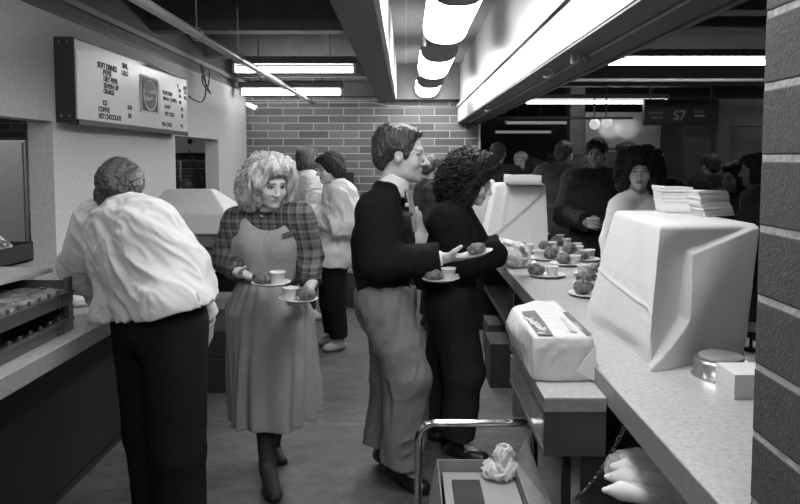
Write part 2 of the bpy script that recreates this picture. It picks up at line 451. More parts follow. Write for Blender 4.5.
def top_garment(name, J, root, m, g=0.018, hem=-0.15, sleeve=1.0, h=0.006, amp=0.010, freq=16, direction=None, stretch=3.0, extra=None,
                collar=0.0, cuff=True, seed=0.0, levels=None, wid=1.0, dep=1.0, arms='LR', post=None, sg=0.0, neck_cut=0.055, smooth=1, hemn=None):
    lo, hi = bounds([J[k] for k in ('sL', 'sR', 'eL', 'eR', 'wL', 'wR', 'hL', 'hR', 'nk')], 0.27); S = SDF(lo, hi, h)
    ms = (J['sL'] + J['sR']) / 2; mh = (J['hL'] + J['hR']) / 2; ax = ms - mh
    torso(S, J, g, wid=wid, dep=dep, levels=levels)
    lat = nrm(J['sR'] - J['sL'])
    S.cone(J['nk'] - lat * 0.03 - (0, 0, 0.02), J['sL'] , 0.052 + g, 0.052 + g, k=0.04); S.cone(J['nk'] + lat * 0.03 - (0, 0, 0.02), J['sR'], 0.052 + g, 0.052 + g, k=0.04)
    for s in arms: arm(S, J, s, g + sg, cuff=cuff, upto=sleeve)
    if extra: extra(S)
    S.plane(mh + ax * hem, -ax if hemn is None else hemn)
    if 'R' in arms and sleeve > 0.5:
        for s in arms: arm(S, J, s, g + sg, cuff=cuff, upto=sleeve)
    if amp > 0: S.displace(wrinkle(amp, freq, direction, stretch, seed))
    if neck_cut > 0:
        n = nrm(J['hc'] - J['nk']); S.cone(J['nk'] + n * 0.0, J['nk'] + n * 0.15, neck_cut, neck_cut + 0.04, k=0.008, mode='sub')
    if post: post(S)
    return S.build(name, m, root, smooth=smooth)
def trousers(J, root, m, g=0.022, h=0.006, amp=0.010, freq=14, top=0.22, bell=0.0, upto=0.93, seed=2.0, name='trousers', r=(0.088, 0.062, 0.058, 0.046), extra=None):
    lo, hi = bounds([J[k] for k in ('hL', 'hR', 'kL', 'kR', 'aL', 'aR')], 0.22); hi = np.maximum(hi, (J['sL'] + J['sR']) / 2 * 0.25 + (J['hL'] + J['hR']) / 2 * 0.75 + 0.15)
    S = SDF(lo, hi, h); ms = (J['sL'] + J['sR']) / 2; mh = (J['hL'] + J['hR']) / 2; ax = ms - mh
    torso(S, J, g * 0.7, hi=0.4)
    S.plane(mh + ax * top, ax)
    for s in 'LR': leg(S, J, s, g, True, r, upto, bell=bell)
    if extra: extra(S)
    S.displace(wrinkle(amp, freq, (0.2, 0.2, 1), 2.2, seed))
    return S.build(name, m, root, smooth=1)
def shoes(J, root, m, name='shoe', high=0.02, h=0.006, sole=None, fat=1.0):
    for s in 'LR':
        a, t = J['a' + s], J['t' + s]; lo, hi = bounds([a, t], 0.13); S = SDF(lo, hi, h)
        d = nrm(np.array([t[0] - a[0], t[1] - a[1], 0])); heel = a - d * 0.035; z0 = min(t[2], a[2]) - 0.03 if J.get('lift' + s) else 0.0
        hz = a[2] - 0.055; tz = t[2] - 0.005
        S.cone(heel + (0, 0, -0.05), np.array([t[0], t[1], tz]) - d * 0.02, 0.036 * fat, 0.034 * fat, k=0.02)
        S.cone(np.array([t[0], t[1], tz]) - d * 0.06, np.array([t[0], t[1], tz]) - d * 0.015, 0.042 * fat, 0.036 * fat, k=0.02, flat=(0, 0, 1), q=1.3)
        S.cone(a + (0, 0, high), a + (0, 0, -0.02), 0.043 * fat, 0.045 * fat, k=0.02, cut=(True, False))
        if not J.get('lift' + s): S.plane((0, 0, 0.001), (0, 0, -1))
        S.build(name, m, root)
def hair(J, root, prims, m, amp=0.012, freq=26, stretch=3.0, direction=(0, 0, 1), h=0.005, seed=0.0, face=True, fr=(0.062, 0.075, 0.088), fc=(0, 0.088, -0.030), name='hair', post=None, fine=0.007):
    H = frame(J['hf'], J.get('hu', (0, 0, 1))); c = J['hc']; s = J.get('hs', 1.0)
    P = lambda p: c + H @ (np.array(p, float) * s)
    lo, hi = bounds([c], 0.34); S = SDF(lo, hi, h)
    for p in prims:
        if len(p[1]) == 3 and len(p) == 2: S.ell(P(p[0]), np.array(p[1]) * s, H, 0.02)
        else: S.cone(P(p[0]), P(p[1]), p[2] * s, (p[3] if len(p) > 3 else p[2]) * s, k=0.02)
    dr = H @ np.array(direction, float)
    S.displace(lambda Q: amp * (folds(Q, freq, dr, stretch, seed, 1.5) - 0.5) + amp * 0.6 * (noise(Q * 9 + seed) - 0.5) * 2 + fine * (folds(Q, 85, dr, max(stretch, 1.3) * 1.5, seed + 5, 2.0) - 0.5), 0.05)
    if face: S.ell(P(fc), np.array(fr) * s, H, 0.012, 'sub')
    if post: post(S, P, H)
    return S.build(name, m, root)
def strands(J, root, m, n, center, rad, length, name='hair_strands', seed=1, r=0.0016, curl=0.012, down=0.7, cond=None):
    """loose locks standing off the hair"""
    H = frame(J['hf'], J.get('hu', (0, 0, 1))); c = J['hc']; rn = np.random.RandomState(seed); b = MB(); k = 0
    while k < n:
        v = rn.normal(size=3); v /= np.linalg.norm(v)
        if cond is not None and not cond(v): continue
        k += 1
        p = c + H @ (np.array(center) + v * np.array(rad)); o = H @ v
        ph = rn.rand() * 6.28; pts = []; t1 = nrm(np.cross(o, (0, 0, 1)) + 1e-3); dirn = nrm(o * 0.5 + np.array([0, 0, -down]) + rn.normal(size=3) * 0.35)
        L = length * (0.5 + rn.rand())
        for j in range(6):
            q = p + dirn * L * (j / 5 - 0.35) + t1 * curl * math.sin(ph + j * 1.6) + o * curl * math.cos(ph + j * 1.6) * 0.8
            pts.append(q)
        b.tube(pts, [r * 0.6, r, r * 1.1, r, r * 0.8, r * 0.3], seg=4, caps=False)
    return b.build(name, m, root)
def stand(X, Y, height, face, arms=((-0.24, 0.02), (0.24, 0.02)), head=None, lean=0.0, headtilt=-0.1):
    """a standing pose; face = heading in degrees, 0 looks away along +Y, 90 looks along +X"""
    s = height / 1.76; a = math.radians(face); f = np.array([math.sin(a), math.cos(a), 0]); r = np.array([math.cos(a), -math.sin(a), 0]); o = np.array([X, Y, 0.0])
    P = lambda x, y, z: o + r * x * s + f * (y + lean * max(z - 0.9, 0)) * s + np.array([0, 0, z * s])
    hd = math.radians(face if head is None else head)
    J = dict(hL=P(-0.09, 0, 0.93), hR=P(0.09, 0, 0.93), kL=P(-0.10, 0.03, 0.50), kR=P(0.11, 0.0, 0.50), aL=P(-0.11, -0.01, 0.09), aR=P(0.12, -0.03, 0.09),
             tL=P(-0.13, 0.15, 0.035), tR=P(0.15, 0.13, 0.035), sL=P(-0.17, 0, 1.42), sR=P(0.17, 0, 1.42), nk=P(0, -0.005, 1.49), hc=P(0, 0.03, 1.645),
             hf=np.array([math.sin(hd), math.cos(hd), headtilt]), fw=f)
    for sd, sg in (('L', -1), ('R', 1)):
        w = arms[0] if sd == 'L' else arms[1]
        if len(w) == 2: J['e' + sd] = P(sg * 0.24, -0.04, 1.13); J['w' + sd] = P(w[0], w[1] + 0.06, 0.88); J['d' + sd] = np.array([0, 0, -1.0]) + f * 0.2; J['n' + sd] = -r * sg
        else: J['e' + sd] = P(sg * 0.25, -0.02, 1.13); J['w' + sd] = P(*w); J['d' + sd] = nrm(J['w' + sd] - J['e' + sd]); J['n' + sd] = -r * sg
    return J
def person(label, J, group=None):
    c = (J['aL'] + J['aR']) / 2
    return empty('person', (c[0], c[1], 0), label, 'person', group)
# ------------------------------------------------------------------ the place
WL, YB = -2.11, 9.30
CE = 0.62                                   # aisle edge of the serving counter
LE = -1.327                                 # aisle edge of the back counter
ZL, ZR = 0.92, 0.96
m_wall = mat('painted plaster', 0.50, 0.8, vary=0.10, vscale=40, bump=0.15, bscale=150)
m_jamb = mat('painted jamb', 0.42, 0.8, vary=0.08, vscale=40)
m_ceil = mat('dark ceiling', 0.035, 0.9, vary=0.2, vscale=6)
m_rib = mat('concrete rib', 0.085, 0.85, vary=0.15, vscale=12, bump=0.2)
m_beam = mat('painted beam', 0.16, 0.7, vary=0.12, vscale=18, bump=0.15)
m_beam_lit = mat('beam side with light in its colour', 0.55, 0.6)  # light of the drums on this side is put into a paler colour
m_slot = mat('grey ceiling board', 0.085, 0.8, vary=0.1, vscale=14)
m_brick = brick_mat('glazed brick', 0.075, 0.135, 0.31, 0.40, 0.100, 0.0065, 'xz', 0.6)
m_fascia = mat('white fascia', 0.36, 0.35, vary=0.05, vscale=5)
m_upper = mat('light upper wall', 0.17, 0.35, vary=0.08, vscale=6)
m_steel = mat('dull steel', 0.42, 0.35, metal=0.9, vary=0.1, vscale=20)
m_chrome = mat('chrome', 0.75, 0.12, metal=1.0)
m_dark = mat('dark laminate', 0.012, 0.45, vary=0.3, vscale=30, spec=0.35)
m_black = mat('black metal', 0.02, 0.5)
m_grey = mat('mid grey paint', 0.14, 0.6, vary=0.1, vscale=20)
m_pale = mat('pale enamel', 0.42, 0.45, vary=0.05, vscale=10)
m_top = mat('speckled laminate', 0.34, 0.38, vary=0.16, vscale=70, spec=0.3)
m_edge = mat('laminate edge', 0.20, 0.45, vary=0.15, vscale=60)
m_topl = mat('back counter laminate', 0.36, 0.45, vary=0.16, vscale=60)
m_edgel = mat('back counter edge', 0.26, 0.5, vary=0.16, vscale=60)
m_cloth = mat('white table linen', 0.47, 0.85, bump=0.12, bscale=180, sheen=0.2)
m_paper = mat('white paper', 0.58, 0.75)
m_foam = mat('white foam', 0.56, 0.6)
m_light = mat('lit diffuser', 0.8, 0.5, emit=5.4)
m_tube = mat('lit tube', 0.8, 0.5, emit=6.5)
m_card = mat('cardboard', 0.20, 0.85, vary=0.12, vscale=15)
m_cardd = mat('dark cardboard', 0.035, 0.85, vary=0.15, vscale=15)
def floor_mat():
    m = bpy.data.materials.new('worn concrete'); m.use_nodes = True; nt = m.node_tree; N = nt.nodes; L = nt.links; b = N['Principled BSDF']
    tc = N.new('ShaderNodeTexCoord'); b.inputs['Roughness'].default_value = 0.42; b.inputs['Specular IOR Level'].default_value = 0.35
    def ns(sc, det, st, w=0.0):
        mp = N.new('ShaderNodeMapping'); mp.inputs['Scale'].default_value = st; L.new(tc.outputs['Object'], mp.inputs['Vector'])
        n = N.new('ShaderNodeTexNoise'); n.inputs['Scale'].default_value = sc; n.inputs['Detail'].default_value = det; n.inputs['Roughness'].default_value = 0.65
        n.inputs['Distortion'].default_value = w; L.new(mp.outputs['Vector'], n.inputs['Vector']); return n
    a = ns(1.3, 5, (1, 1, 1), 0.4); c = ns(7, 8, (0.8, 1.2, 1), 0.8); d = ns(60, 3, (1, 1, 1)); e = ns(3.0, 10, (0.5, 1.8, 1), 1.2)
    r = N.new('ShaderNodeValToRGB'); r.color_ramp.elements[0].position = 0.32; r.color_ramp.elements[0].color = (0.036,) * 3 + (1,)
    r.color_ramp.elements[1].position = 0.70; r.color_ramp.elements[1].color = (0.150,) * 3 + (1,)
    mx = N.new('ShaderNodeMath'); mx.operation = 'MULTIPLY_ADD'; mx.inputs[1].default_value = 0.5
    mx.inputs[1].default_value = 0.35; L.new(a.outputs['Fac'], mx.inputs[0]); h = N.new('ShaderNodeMath'); h.operation = 'MULTIPLY'; h.inputs[1].default_value = 0.65; L.new(c.outputs['Fac'], h.inputs[0]); L.new(h.outputs[0], mx.inputs[2])
    L.new(mx.outputs[0], r.inputs['Fac'])
    r2 = N.new('ShaderNodeValToRGB'); r2.color_ramp.elements[0].position = 0.60; r2.color_ramp.elements[0].color = (0, 0, 0, 1); r2.color_ramp.elements[1].position = 0.74; r2.color_ramp.elements[1].color = (0.16, 0.16, 0.16, 1)
    L.new(e.outputs['Fac'], r2.inputs['Fac'])
    ad = N.new('ShaderNodeVectorMath'); ad.operation = 'ADD'; L.new(r.outputs['Color'], ad.inputs[0]); L.new(r2.outputs['Color'], ad.inputs[1])
    g = N.new('ShaderNodeMapRange'); g.inputs['To Min'].default_value = 0.75; g.inputs['To Max'].default_value = 1.25; L.new(d.outputs['Fac'], g.inputs['Value'])
    s = N.new('ShaderNodeVectorMath'); s.operation = 'SCALE'; L.new(ad.outputs[0], s.inputs[0]); L.new(g.outputs['Result'], s.inputs['Scale']); L.new(s.outputs[0], b.inputs['Base Color'])
    bp = N.new('ShaderNodeBump'); bp.inputs['Strength'].default_value = 0.25; bp.inputs['Distance'].default_value = 0.01; L.new(c.outputs['Fac'], bp.inputs['Height']); L.new(bp.outputs['Normal'], b.inputs['Normal'])
    return m
structure('floor', (-6.2, -2.2, -0.12), (13.2, 20.2, 0.0), floor_mat())
# left wall with its two serving openings, built as one shell
b = MB(); T = 0.15
def wl(y0, y1, z0, z1): b.box((WL - T, y0, z0), (WL, y1, z1))
O1 = (1.5, 4.20, 1.86); O2 = (6.42, 7.90, 1.845)
wl(-2.2, O1[0], 0, 2.505); wl(O1[0], O1[1], 0, 0.90); wl(O1[0], O1[1], O1[2], 2.505); wl(O1[1], O2[0], 0, 2.505)
wl(O2[0], O2[1], 0, 1.0); wl(O2[0], O2[1], O2[2], 2.505); wl(O2[1], YB, 0, 2.505)
tag(b.build('wall_left', m_wall), kind='structure')
structure('trim_1', (WL - T, -2.2, 2.507), (WL - 0.02, YB, 3.02), mat('dark frieze', 0.10, 0.7, vary=0.1))
structure('trim_2', (WL - 0.05, -2.2, 2.60), (WL + 0.012, YB - 0.002, 2.64), mat('frieze rail', 0.30, 0.5))
structure('trim_3', (WL - 0.018, -2.2, 2.500), (WL + 0.01, YB - 0.002, 2.518), mat('frieze lip', 0.07, 0.5))
structure('wall_back', (-6.2, YB, 0), (0.955, YB + 0.2, 3.25), m_brick)
structure('trim_4', (0.957, YB - 0.02, 0), (0.985, YB + 0.2, 3.0), m_pale)
structure('wall_kitchen', (-6.35, -2.2, 0), (-6.2, YB + 0.2, 3.25), m_wall)
structure('wall_front', (-6.2, -2.35, 0), (13.2, -2.2, 3.25), m_grey)
structure('ceiling', (-6.2, -2.2, 3.02), (0.70, YB, 3.15), m_ceil)
structure('ceiling_concourse', (0.70, -2.2, 3.02), (13.2, 20.2, 3.15), m_ceil)
# cross ribs of the left ceiling
for k, y in enumerate((1.5, 3.0, 4.5, 6.0, 7.5, 9.02)):
    bb = MB(); z = 2.70
    bb.poly([(-6.2, y - 0.09, z), (-6.2, y + 0.09, z), (-6.2, y + 0.16, 3.02), (-6.2, y - 0.16, 3.02)], (5.83, 0, 0))
    tag(bb.build('trim_%d' % (5 + k), m_rib), kind='structure')
# long beam over the aisle
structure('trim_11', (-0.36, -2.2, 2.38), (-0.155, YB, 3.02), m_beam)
structure('trim_12', (-0.154, -2.2, 2.384), (-0.125, YB - 0.16, 3.02), m_beam_lit)
structure('trim_13', (-0.124, -2.2, 2.86), (0.70, YB - 0.15, 2.90), m_slot)
structure('trim_14', (-0.004, -2.2, 2.848), (0.008, YB - 0.15, 2.86), m_grey)
structure('trim_15', (-0.36 + 0.236, YB - 0.15, 2.40), (0.70, YB, 2.86), m_slot)
structure('trim_16', (WL, YB - 0.12, 2.44), (-0.36, YB, 2.62), m_rib)
# header over the serving counter
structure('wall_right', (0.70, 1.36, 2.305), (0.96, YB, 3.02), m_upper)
bb = MB(); bb.box((0.68, 1.36, 2.110), (0.95, YB, 2.300)); tag(bb.build('trim_17', m_fascia), kind='structure')
structure('trim_18', (0.662, 1.36, 2.296), (0.70, YB - 0.002, 2.328), mat('header ledge', 0.22, 0.5))
structure('trim_19', (0.684, 1.36, 2.098), (0.945, YB - 0.002, 2.1095), mat('shutter housing', 0.075, 0.5, vary=0.1))
structure('trim_20', (0.80, 1.36, 2.088), (0.815, YB - 0.003, 2.0975), m_steel)
structure('trim_21', (0.946, 1.36, 2.088), (0.975, YB - 0.003, 2.15), mat('shutter rail', 0.11, 0.5))
# pillar of grey blocks at the near end of the serving counter
PX = 0.62; PY = 1.225; CH = 0.1225
m_block = mat('grey block', 0.058, 0.85, vary=0.22, vscale=70, bump=0.22, bscale=170)
tag(boxobj('wall_pillar', (PX + 0.0015, PY - 0.52, 0), (PX + 0.50, PY - 0.0015, 3.02), mat('pale mortar', 0.34, 0.9, vary=0.15, vscale=60, bump=0.5)), kind='structure')
b = MB(); n = int(3.0 / CH)
z0 = 1.64 - 13 * CH
for k in range(-1, n + 1):
    a = max(0.0, z0 + k * CH + 0.0055); c = min(3.02, z0 + (k + 1) * CH - 0.0055)
    if c > a: b.box((PX, PY - 0.5255, a), (PX + 0.505, PY, c), 0.003)
tag(b.build('trim_22', m_block), kind='structure')
# concourse shell
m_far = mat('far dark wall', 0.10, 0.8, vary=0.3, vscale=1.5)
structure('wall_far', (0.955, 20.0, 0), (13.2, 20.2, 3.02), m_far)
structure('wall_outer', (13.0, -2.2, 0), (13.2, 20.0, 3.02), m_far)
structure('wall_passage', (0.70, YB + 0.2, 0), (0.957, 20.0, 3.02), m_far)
for k, y in enumerate((5.2, 7.9, 10.6, 13.6, 16.8)):
    structure('trim_%d' % (23 + k), (0.985, y, 2.72), (13.0, y + 0.22, 3.02), mat('dark rib', 0.028, 0.85))
# shopfront bulkhead and columns across the concourse
m_bulk = mat('pale bulkhead', 0.22, 0.7, vary=0.08, vscale=5)
p0, p1 = W(585, 150, 12.0), W(655, 118, 12.0)
structure('trim_28', (p0[0], 12.0, p0[2] + 0.03), (p1[0] + 0.1, 12.3, 2.42), m_bulk)
structure('trim_29', (p0[0] - 0.25, 12.05, 0), (p0[0], 12.3, 3.02), mat('grey column', 0.12, 0.7, vary=0.1))
a, c = W(717, 126, 11.5), W(775, 105, 11.5)
structure('trim_30', (a[0], 11.5, a[2]), (c[0] + 1.5, 11.8, 2.6), mat('grey bulkhead', 0.16, 0.7, vary=0.1))
a, c = W(717, 180, 11.5), W(731, 120, 11.5)
structure('trim_31', (a[0], 11.52, 0), (c[0], 11.8, 2.18), mat('light column', 0.15, 0.7, vary=0.1))
a, c = W(685, 180, 11.6), W(717, 130, 11.6)
structure('wall_side', (a[0], 11.62, 0), (c[0], 11.8, c[2] + 0.1), mat('grey side wall', 0.085, 0.7, vary=0.1))
wf = tag(empty('window_1', W(655, 158, 12.1)), kind='structure')
a, c = W(634, 176, 12.1), W(660, 151, 12.1)
b = MB()
for x in (a[0], (a[0] + c[0]) / 2 + 0.02, c[0]): b.box((x - 0.015, 12.08, a[2]), (x + 0.015, 12.12, c[2]))
b.box((a[0] - 1.0, 12.08, c[2] - 0.02), (c[0] + 0.015, 12.12, c[2] + 0.02)); b.build('window_frame', m_pale, wf)
boxobj('pane', (a[0] - 1.0, 12.095, a[2]), (c[0], 12.102, c[2]), mat('dim glass', 0.10, 0.2), parent=wf)
# ------------------------------------------------------------------ lamps
def sq(v): return math.copysign(abs(v) ** 0.78, v)
def drum(Y0, Y1, X, label):
    r = empty('ceiling_light', (X, (Y0 + Y1) / 2, 2.43), label, 'ceiling light', 'drum lights along the aisle')
    zc, rw, rh = 2.55, 0.150, 0.125
    b = MB(); n = 20; ys = [Y0 + 0.02, Y1 - 0.02]
    rings = [[b.bm.verts.new((X + rw * sq(math.cos(math.pi + math.pi * k / n)), y, zc + rh * sq(math.sin(math.pi + math.pi * k / n)))) for k in range(n + 1)] for y in ys]
    for k in range(n):
        f = b.bm.faces.new((rings[0][k], rings[0][k + 1], rings[1][k + 1], rings[1][k])); f.smooth = True
    b.bm.faces.new((rings[0][0], rings[1][0], rings[1][n], rings[0][n]))
    b.bm.faces.new(rings[0]); b.bm.faces.new(rings[1][::-1])
    b.build('diffuser', m_light, r)
    for y in (Y0, Y1 - 0.02):
        b = MB(); vs = [b.bm.verts.new((X + (rw + .004) * sq(math.cos(math.pi + math.pi * k / n)), y, zc + (rh + .004) * sq(math.sin(math.pi + math.pi * k / n)))) for k in range(n + 1)]
        f = b.bm.faces.new(vs); e = bmesh.ops.extrude_face_region(b.bm, geom=[f])
        for v in [g for g in e['geom'] if isinstance(g, bmesh.types.BMVert)]: v.co.y += 0.02
        b.build('end_cap', mat('grey end cap', 0.20, 0.6), r)
    boxobj('housing', (X - 0.11, Y0, zc), (X + 0.11, Y1, 2.86), m_grey, 0.01, r)
for i, y in enumerate((-0.65, 1.5)):
    drum(y, y + 1.25, 0.27, 'drum shaped ceiling light above the aisle near the viewer')
drum(3.65, 4.90, 0.27, 'largest glowing drum ceiling light, cut by the top of the photo')
drum(5.78, 7.03, 0.27, 'middle glowing drum ceiling light in the row along the aisle')
drum(7.93, 9.12, 0.27, 'farthest glowing drum ceiling light, close to the brick wall')
def strip(x0, x1, Y, z, label, group, h=0.07, flip=True, mt=None):
    r = empty('strip_light', ((x0 + x1) / 2, Y, z), label, 'strip light', group)
    boxobj('reflector', (x0, Y - 0.07, z + 0.05), (x1, Y + 0.07, z + 0.05 + h), m_rib, 0.008, r)
    b = MB(); b.tube([(x0 + 0.02, Y, z), (x1 - 0.02, Y, z)], 0.028, 10); b.build('tube', mt or m_tube, r)
    for x in (x0, x1 - 0.03): boxobj('socket', (x, Y - 0.035, z - 0.03), (x + 0.03, Y + 0.035, z + 0.06), m_pale, 0.004, r)
    for x in (x0 + 0.25, x1 - 0.25): b = MB(); b.tube([(x, Y, z + 0.05 + h), (x, Y, 3.02)], 0.006, 6); b.build('hanger', m_steel, r)
a, c = W(233, 72, 6.9), W(356, 69, 6.9); strip(a[0], c[0], 6.9, 2.50, 'nearer of the two fluorescent strips under the left ceiling', 'strips over the kitchen')
a, c = W(240, 95, 8.6), W(343, 94, 8.6); strip(a[0], c[0], 8.6, 2.437, 'farther of the two fluorescent strips, just before the brick wall', 'strips over the kitchen')
strip(-1.75, -0.55, 2.55, 2.58, 'added fluorescent strip out of view, brightening the left wall and the bending person', 'strips over the kitchen')  # added above the view to brighten the near left wall and white jacket
strip(-1.7, -0.5, 0.4, 2.5, 'fluorescent strip over the back counter near the viewer', 'strips over the kitchen')
strip(-4.6, -3.2, 5.2, 2.45, 'added fluorescent strip out of view, lighting the room behind the wall openings', 'strips over the kitchen')  # added lamp, unseen, lights the room behind the openings
strip(-4.6, -3.2, 2.2, 2.45, 'added fluorescent strip out of view, lighting the room behind the wall openings', 'strips over the kitchen')  # second added lamp for the back room
m_tubd = mat('dim lit tube', 0.8, 0.5, emit=2.6)
strip(1.9, 3.3, 3.2, 2.62, 'added strip light out of view, lighting the fronts of the customers', 'concourse strip lights', mt=mat('added fill tube', 0.8, 0.5, emit=1.6))  # unseen strip added so that light reaches the customers' fronts
a = W(579, 63, 7.1); strip(1.55, 4.6, 7.1, 2.60, 'nearest and brightest strip light across the concourse ceiling', 'concourse strip lights')
a, c = W(524, 102, 11.2), W(668, 101, 11.2); strip(a[0], c[0], 11.2, a[2], 'strip light above the hanging sign in the concourse', 'concourse strip lights', mt=m_tubd)
for k_, (x_, y_) in enumerate(((6.6, 8.8), (8.6, 12.0), (10.2, 15.0), (10.6, 18.0))): strip(x_, x_ + 2.2, y_, 2.62, 'added strip light out of view, lifting the dark concourse', 'concourse strip lights')  # hidden strips added off to the right to lighten the concourse
m_tubf = mat('faint lit tube', 0.6, 0.5, emit=0.035)
a, c = W(494, 132, 15.5), W(552, 132, 15.5); strip(a[0], c[0], 15.5, a[2], 'short faint strip light far down the concourse', 'concourse strip lights', mt=m_tubf)
a, c = W(494, 127.5, 14.8), W(560, 127, 14.8); strip(a[0], c[0], 13.2, 2.3, 'faint strip light beyond the hanging sign', 'concourse strip lights', mt=m_tubf)
# pipes
def pipe(name, pts, r, label, m=None, cat='pipe', group=None):
    b = MB(); b.tube(pts, r, 12); return tag(b.build(name, m or m_steel), label, cat, group)
zP = 2.368
b = MB(); pr = empty('sprinkler_pipe', (-1.25, 6, zP), 'long pale pipe hung under the left ceiling, running to the brick wall', 'pipe')
b.tube([(-1.232, 1.0, zP), (-1.232, YB - 0.01, zP)], 0.026, 14); b.build('pipe_run', mat('pale pipe', 0.5, 0.35, metal=0.3), pr)
for px, py in ((206, 36), (243, 60)):
    Y = (zP - 1.64) * 700 / (158 - py); b = MB()
    ring = [np.array([-1.232 + 0.036 * math.cos(t), Y, zP + 0.036 * math.sin(t)]) for t in np.linspace(0, 2 * math.pi, 17)[:-1]]
    b.tube(ring, 0.005, 6, closed=True); b.tube([(-1.232, Y, zP + 0.036), (-1.232, Y, 3.02)], 0.005, 6); b.build('pipe_hanger', m_steel, pr)
pipe('conduit', [(-1.55, 0.5, 2.565), (-1.55, 8.5, 2.565)], 0.008, 'thin bright conduit under the ceiling beside the left wall', mat('thin conduit', 0.5, 0.4))
pipe('conduit', [W(232, 103, YB - .015), W(372, 102.5, YB - .015), W(388, 106, YB - .015), W(462, 107, YB - .015)], 0.006, 'thin pale conduit stepping along the top of the brick wall', m_pale)
for x0_, x1_, y_, py_, r_, m_, lab_ in ((1.5, 5.4, 8.3, 80, 0.020, mat('dusty pipe', 0.45, 0.5), 'thin pale pipe crossing the dark concourse ceiling behind the near strip'), (1.2, 3.35, 10.4, 118, 0.018, mat('dim pipe', 0.14, 0.6), 'dull pipe across the concourse just left of the spotlights')):
    z_ = W(600, py_, y_)[2]; r = empty('pipe', ((x0_ + x1_) / 2, y_, z_), lab_, 'pipe')
    b = MB(); b.tube([(x0_, y_, z_), (x1_, y_, z_)], r_, 12); b.build('pipe_run', m_, r)
    for x_ in (x0_ + 0.4, x1_ - 0.4): b = MB(); b.tube([(x_, y_, z_ + r_), (x_, y_, 3.019)], 0.005, 6); b.build('pipe_hanger', m_black, r)
# small lamp by the wall end
o = empty('wall_lamp', W(252, 107, 9.1), 'small bright lamp at the top of the brick wall beside the left wall', 'lamp')
b = MB(); b.tube([W(247, 104, 9.15), W(256, 108, 9.1)], [0.02, 0.028], 10); b.build('lamp_tube', mat('small lamp', 0.8, 0.4, emit=1.2), o)
b = MB(); b.tube([W(256, 108, 9.1), W(257.5, 109, 9.1)], [0.034, 0.036], 10); b.build('lamp_rim', m_steel, o)
# hooks under the header
for px, py, lab in ((547, 72, 'loop shaped hook under the white fascia, the nearer one'), (487, 108, 'small bright hook low under the white fascia by the brick wall')):
    t = (HY - py) / (px - CX); Y = (2.085 - 1.64) * 700 / (HY - py); c = np.array([W(px, py, Y)[0], Y, 2.0745])
    ring = [c + (0.03 * math.cos(t2), 0.0, 0.022 * math.sin(t2)) for t2 in np.linspace(-2.2, 1.8, 12)]
    b = MB(); b.tube(ring, 0.005, 6); tag(b.build('hook', m_pale), lab, 'hook')
b = MB(); c = W(578, 63, (2.058 - 1.64) * 700 / 95); c[2] = 2.0475
for k in range(3): b.box(c + (-0.03 + 0.03 * k, -0.015, 0), c + (-0.012 + 0.03 * k, 0.015, 0.04), 0.002)
tag(b.build('shutter_catch', m_grey), 'small dark catch block on the underside of the header, right of the hook', 'catch')
# ------------------------------------------------------------------ menu board
XF, XB_, Y0, Y1, Z0, Z1 = -1.975, WL + 0.001, 4.24, 6.36, 1.875, 2.355
mb = empty('menu_board', (XB_, (Y0 + Y1) / 2, Z0), 'long lit menu board with a dark end and black lettering on the left wall', 'menu board')
boxobj('case', (XB_, Y0, Z0 - 0.02), (XF - 0.012, Y1, Z1 + 0.01), mat('dark sign case', 0.03, 0.45), 0.004, mb)
boxobj('face_panel', (XF - 0.012, Y0 + 0.004, Z0), (XF, Y1 - 0.004, Z1 - 0.005), mat('sign face', 0.60, 0.35, vary=0.04, vscale=3), 0.003, mb)
boxobj('bottom_rail', (XF - 0.012, Y0, Z0 - 0.035), (XF + 0.006, Y1, Z0 - 0.002), m_black, 0.002, mb)
b = MB(); b.tube([(XF + 0.02, Y0 + 1.1, Z1 - 0.01), (XF + 0.02, Y1 - 0.05, Z1 - 0.01)], 0.008, 8); b.build('lamp_rod', m_pale, mb)
for z in (Z0 + 0.02, Z1 - 0.02):
    for x in (XF - 0.05, XF - 0.10):
        b = MB(); b.lathe([(0, 0.003), (0.005, 0.002), (0.006, 0)], (x, Y0, z), 8, Matrix.Rotation(math.pi / 2, 4, 'X')); b.build('screw', m_chrome, mb)
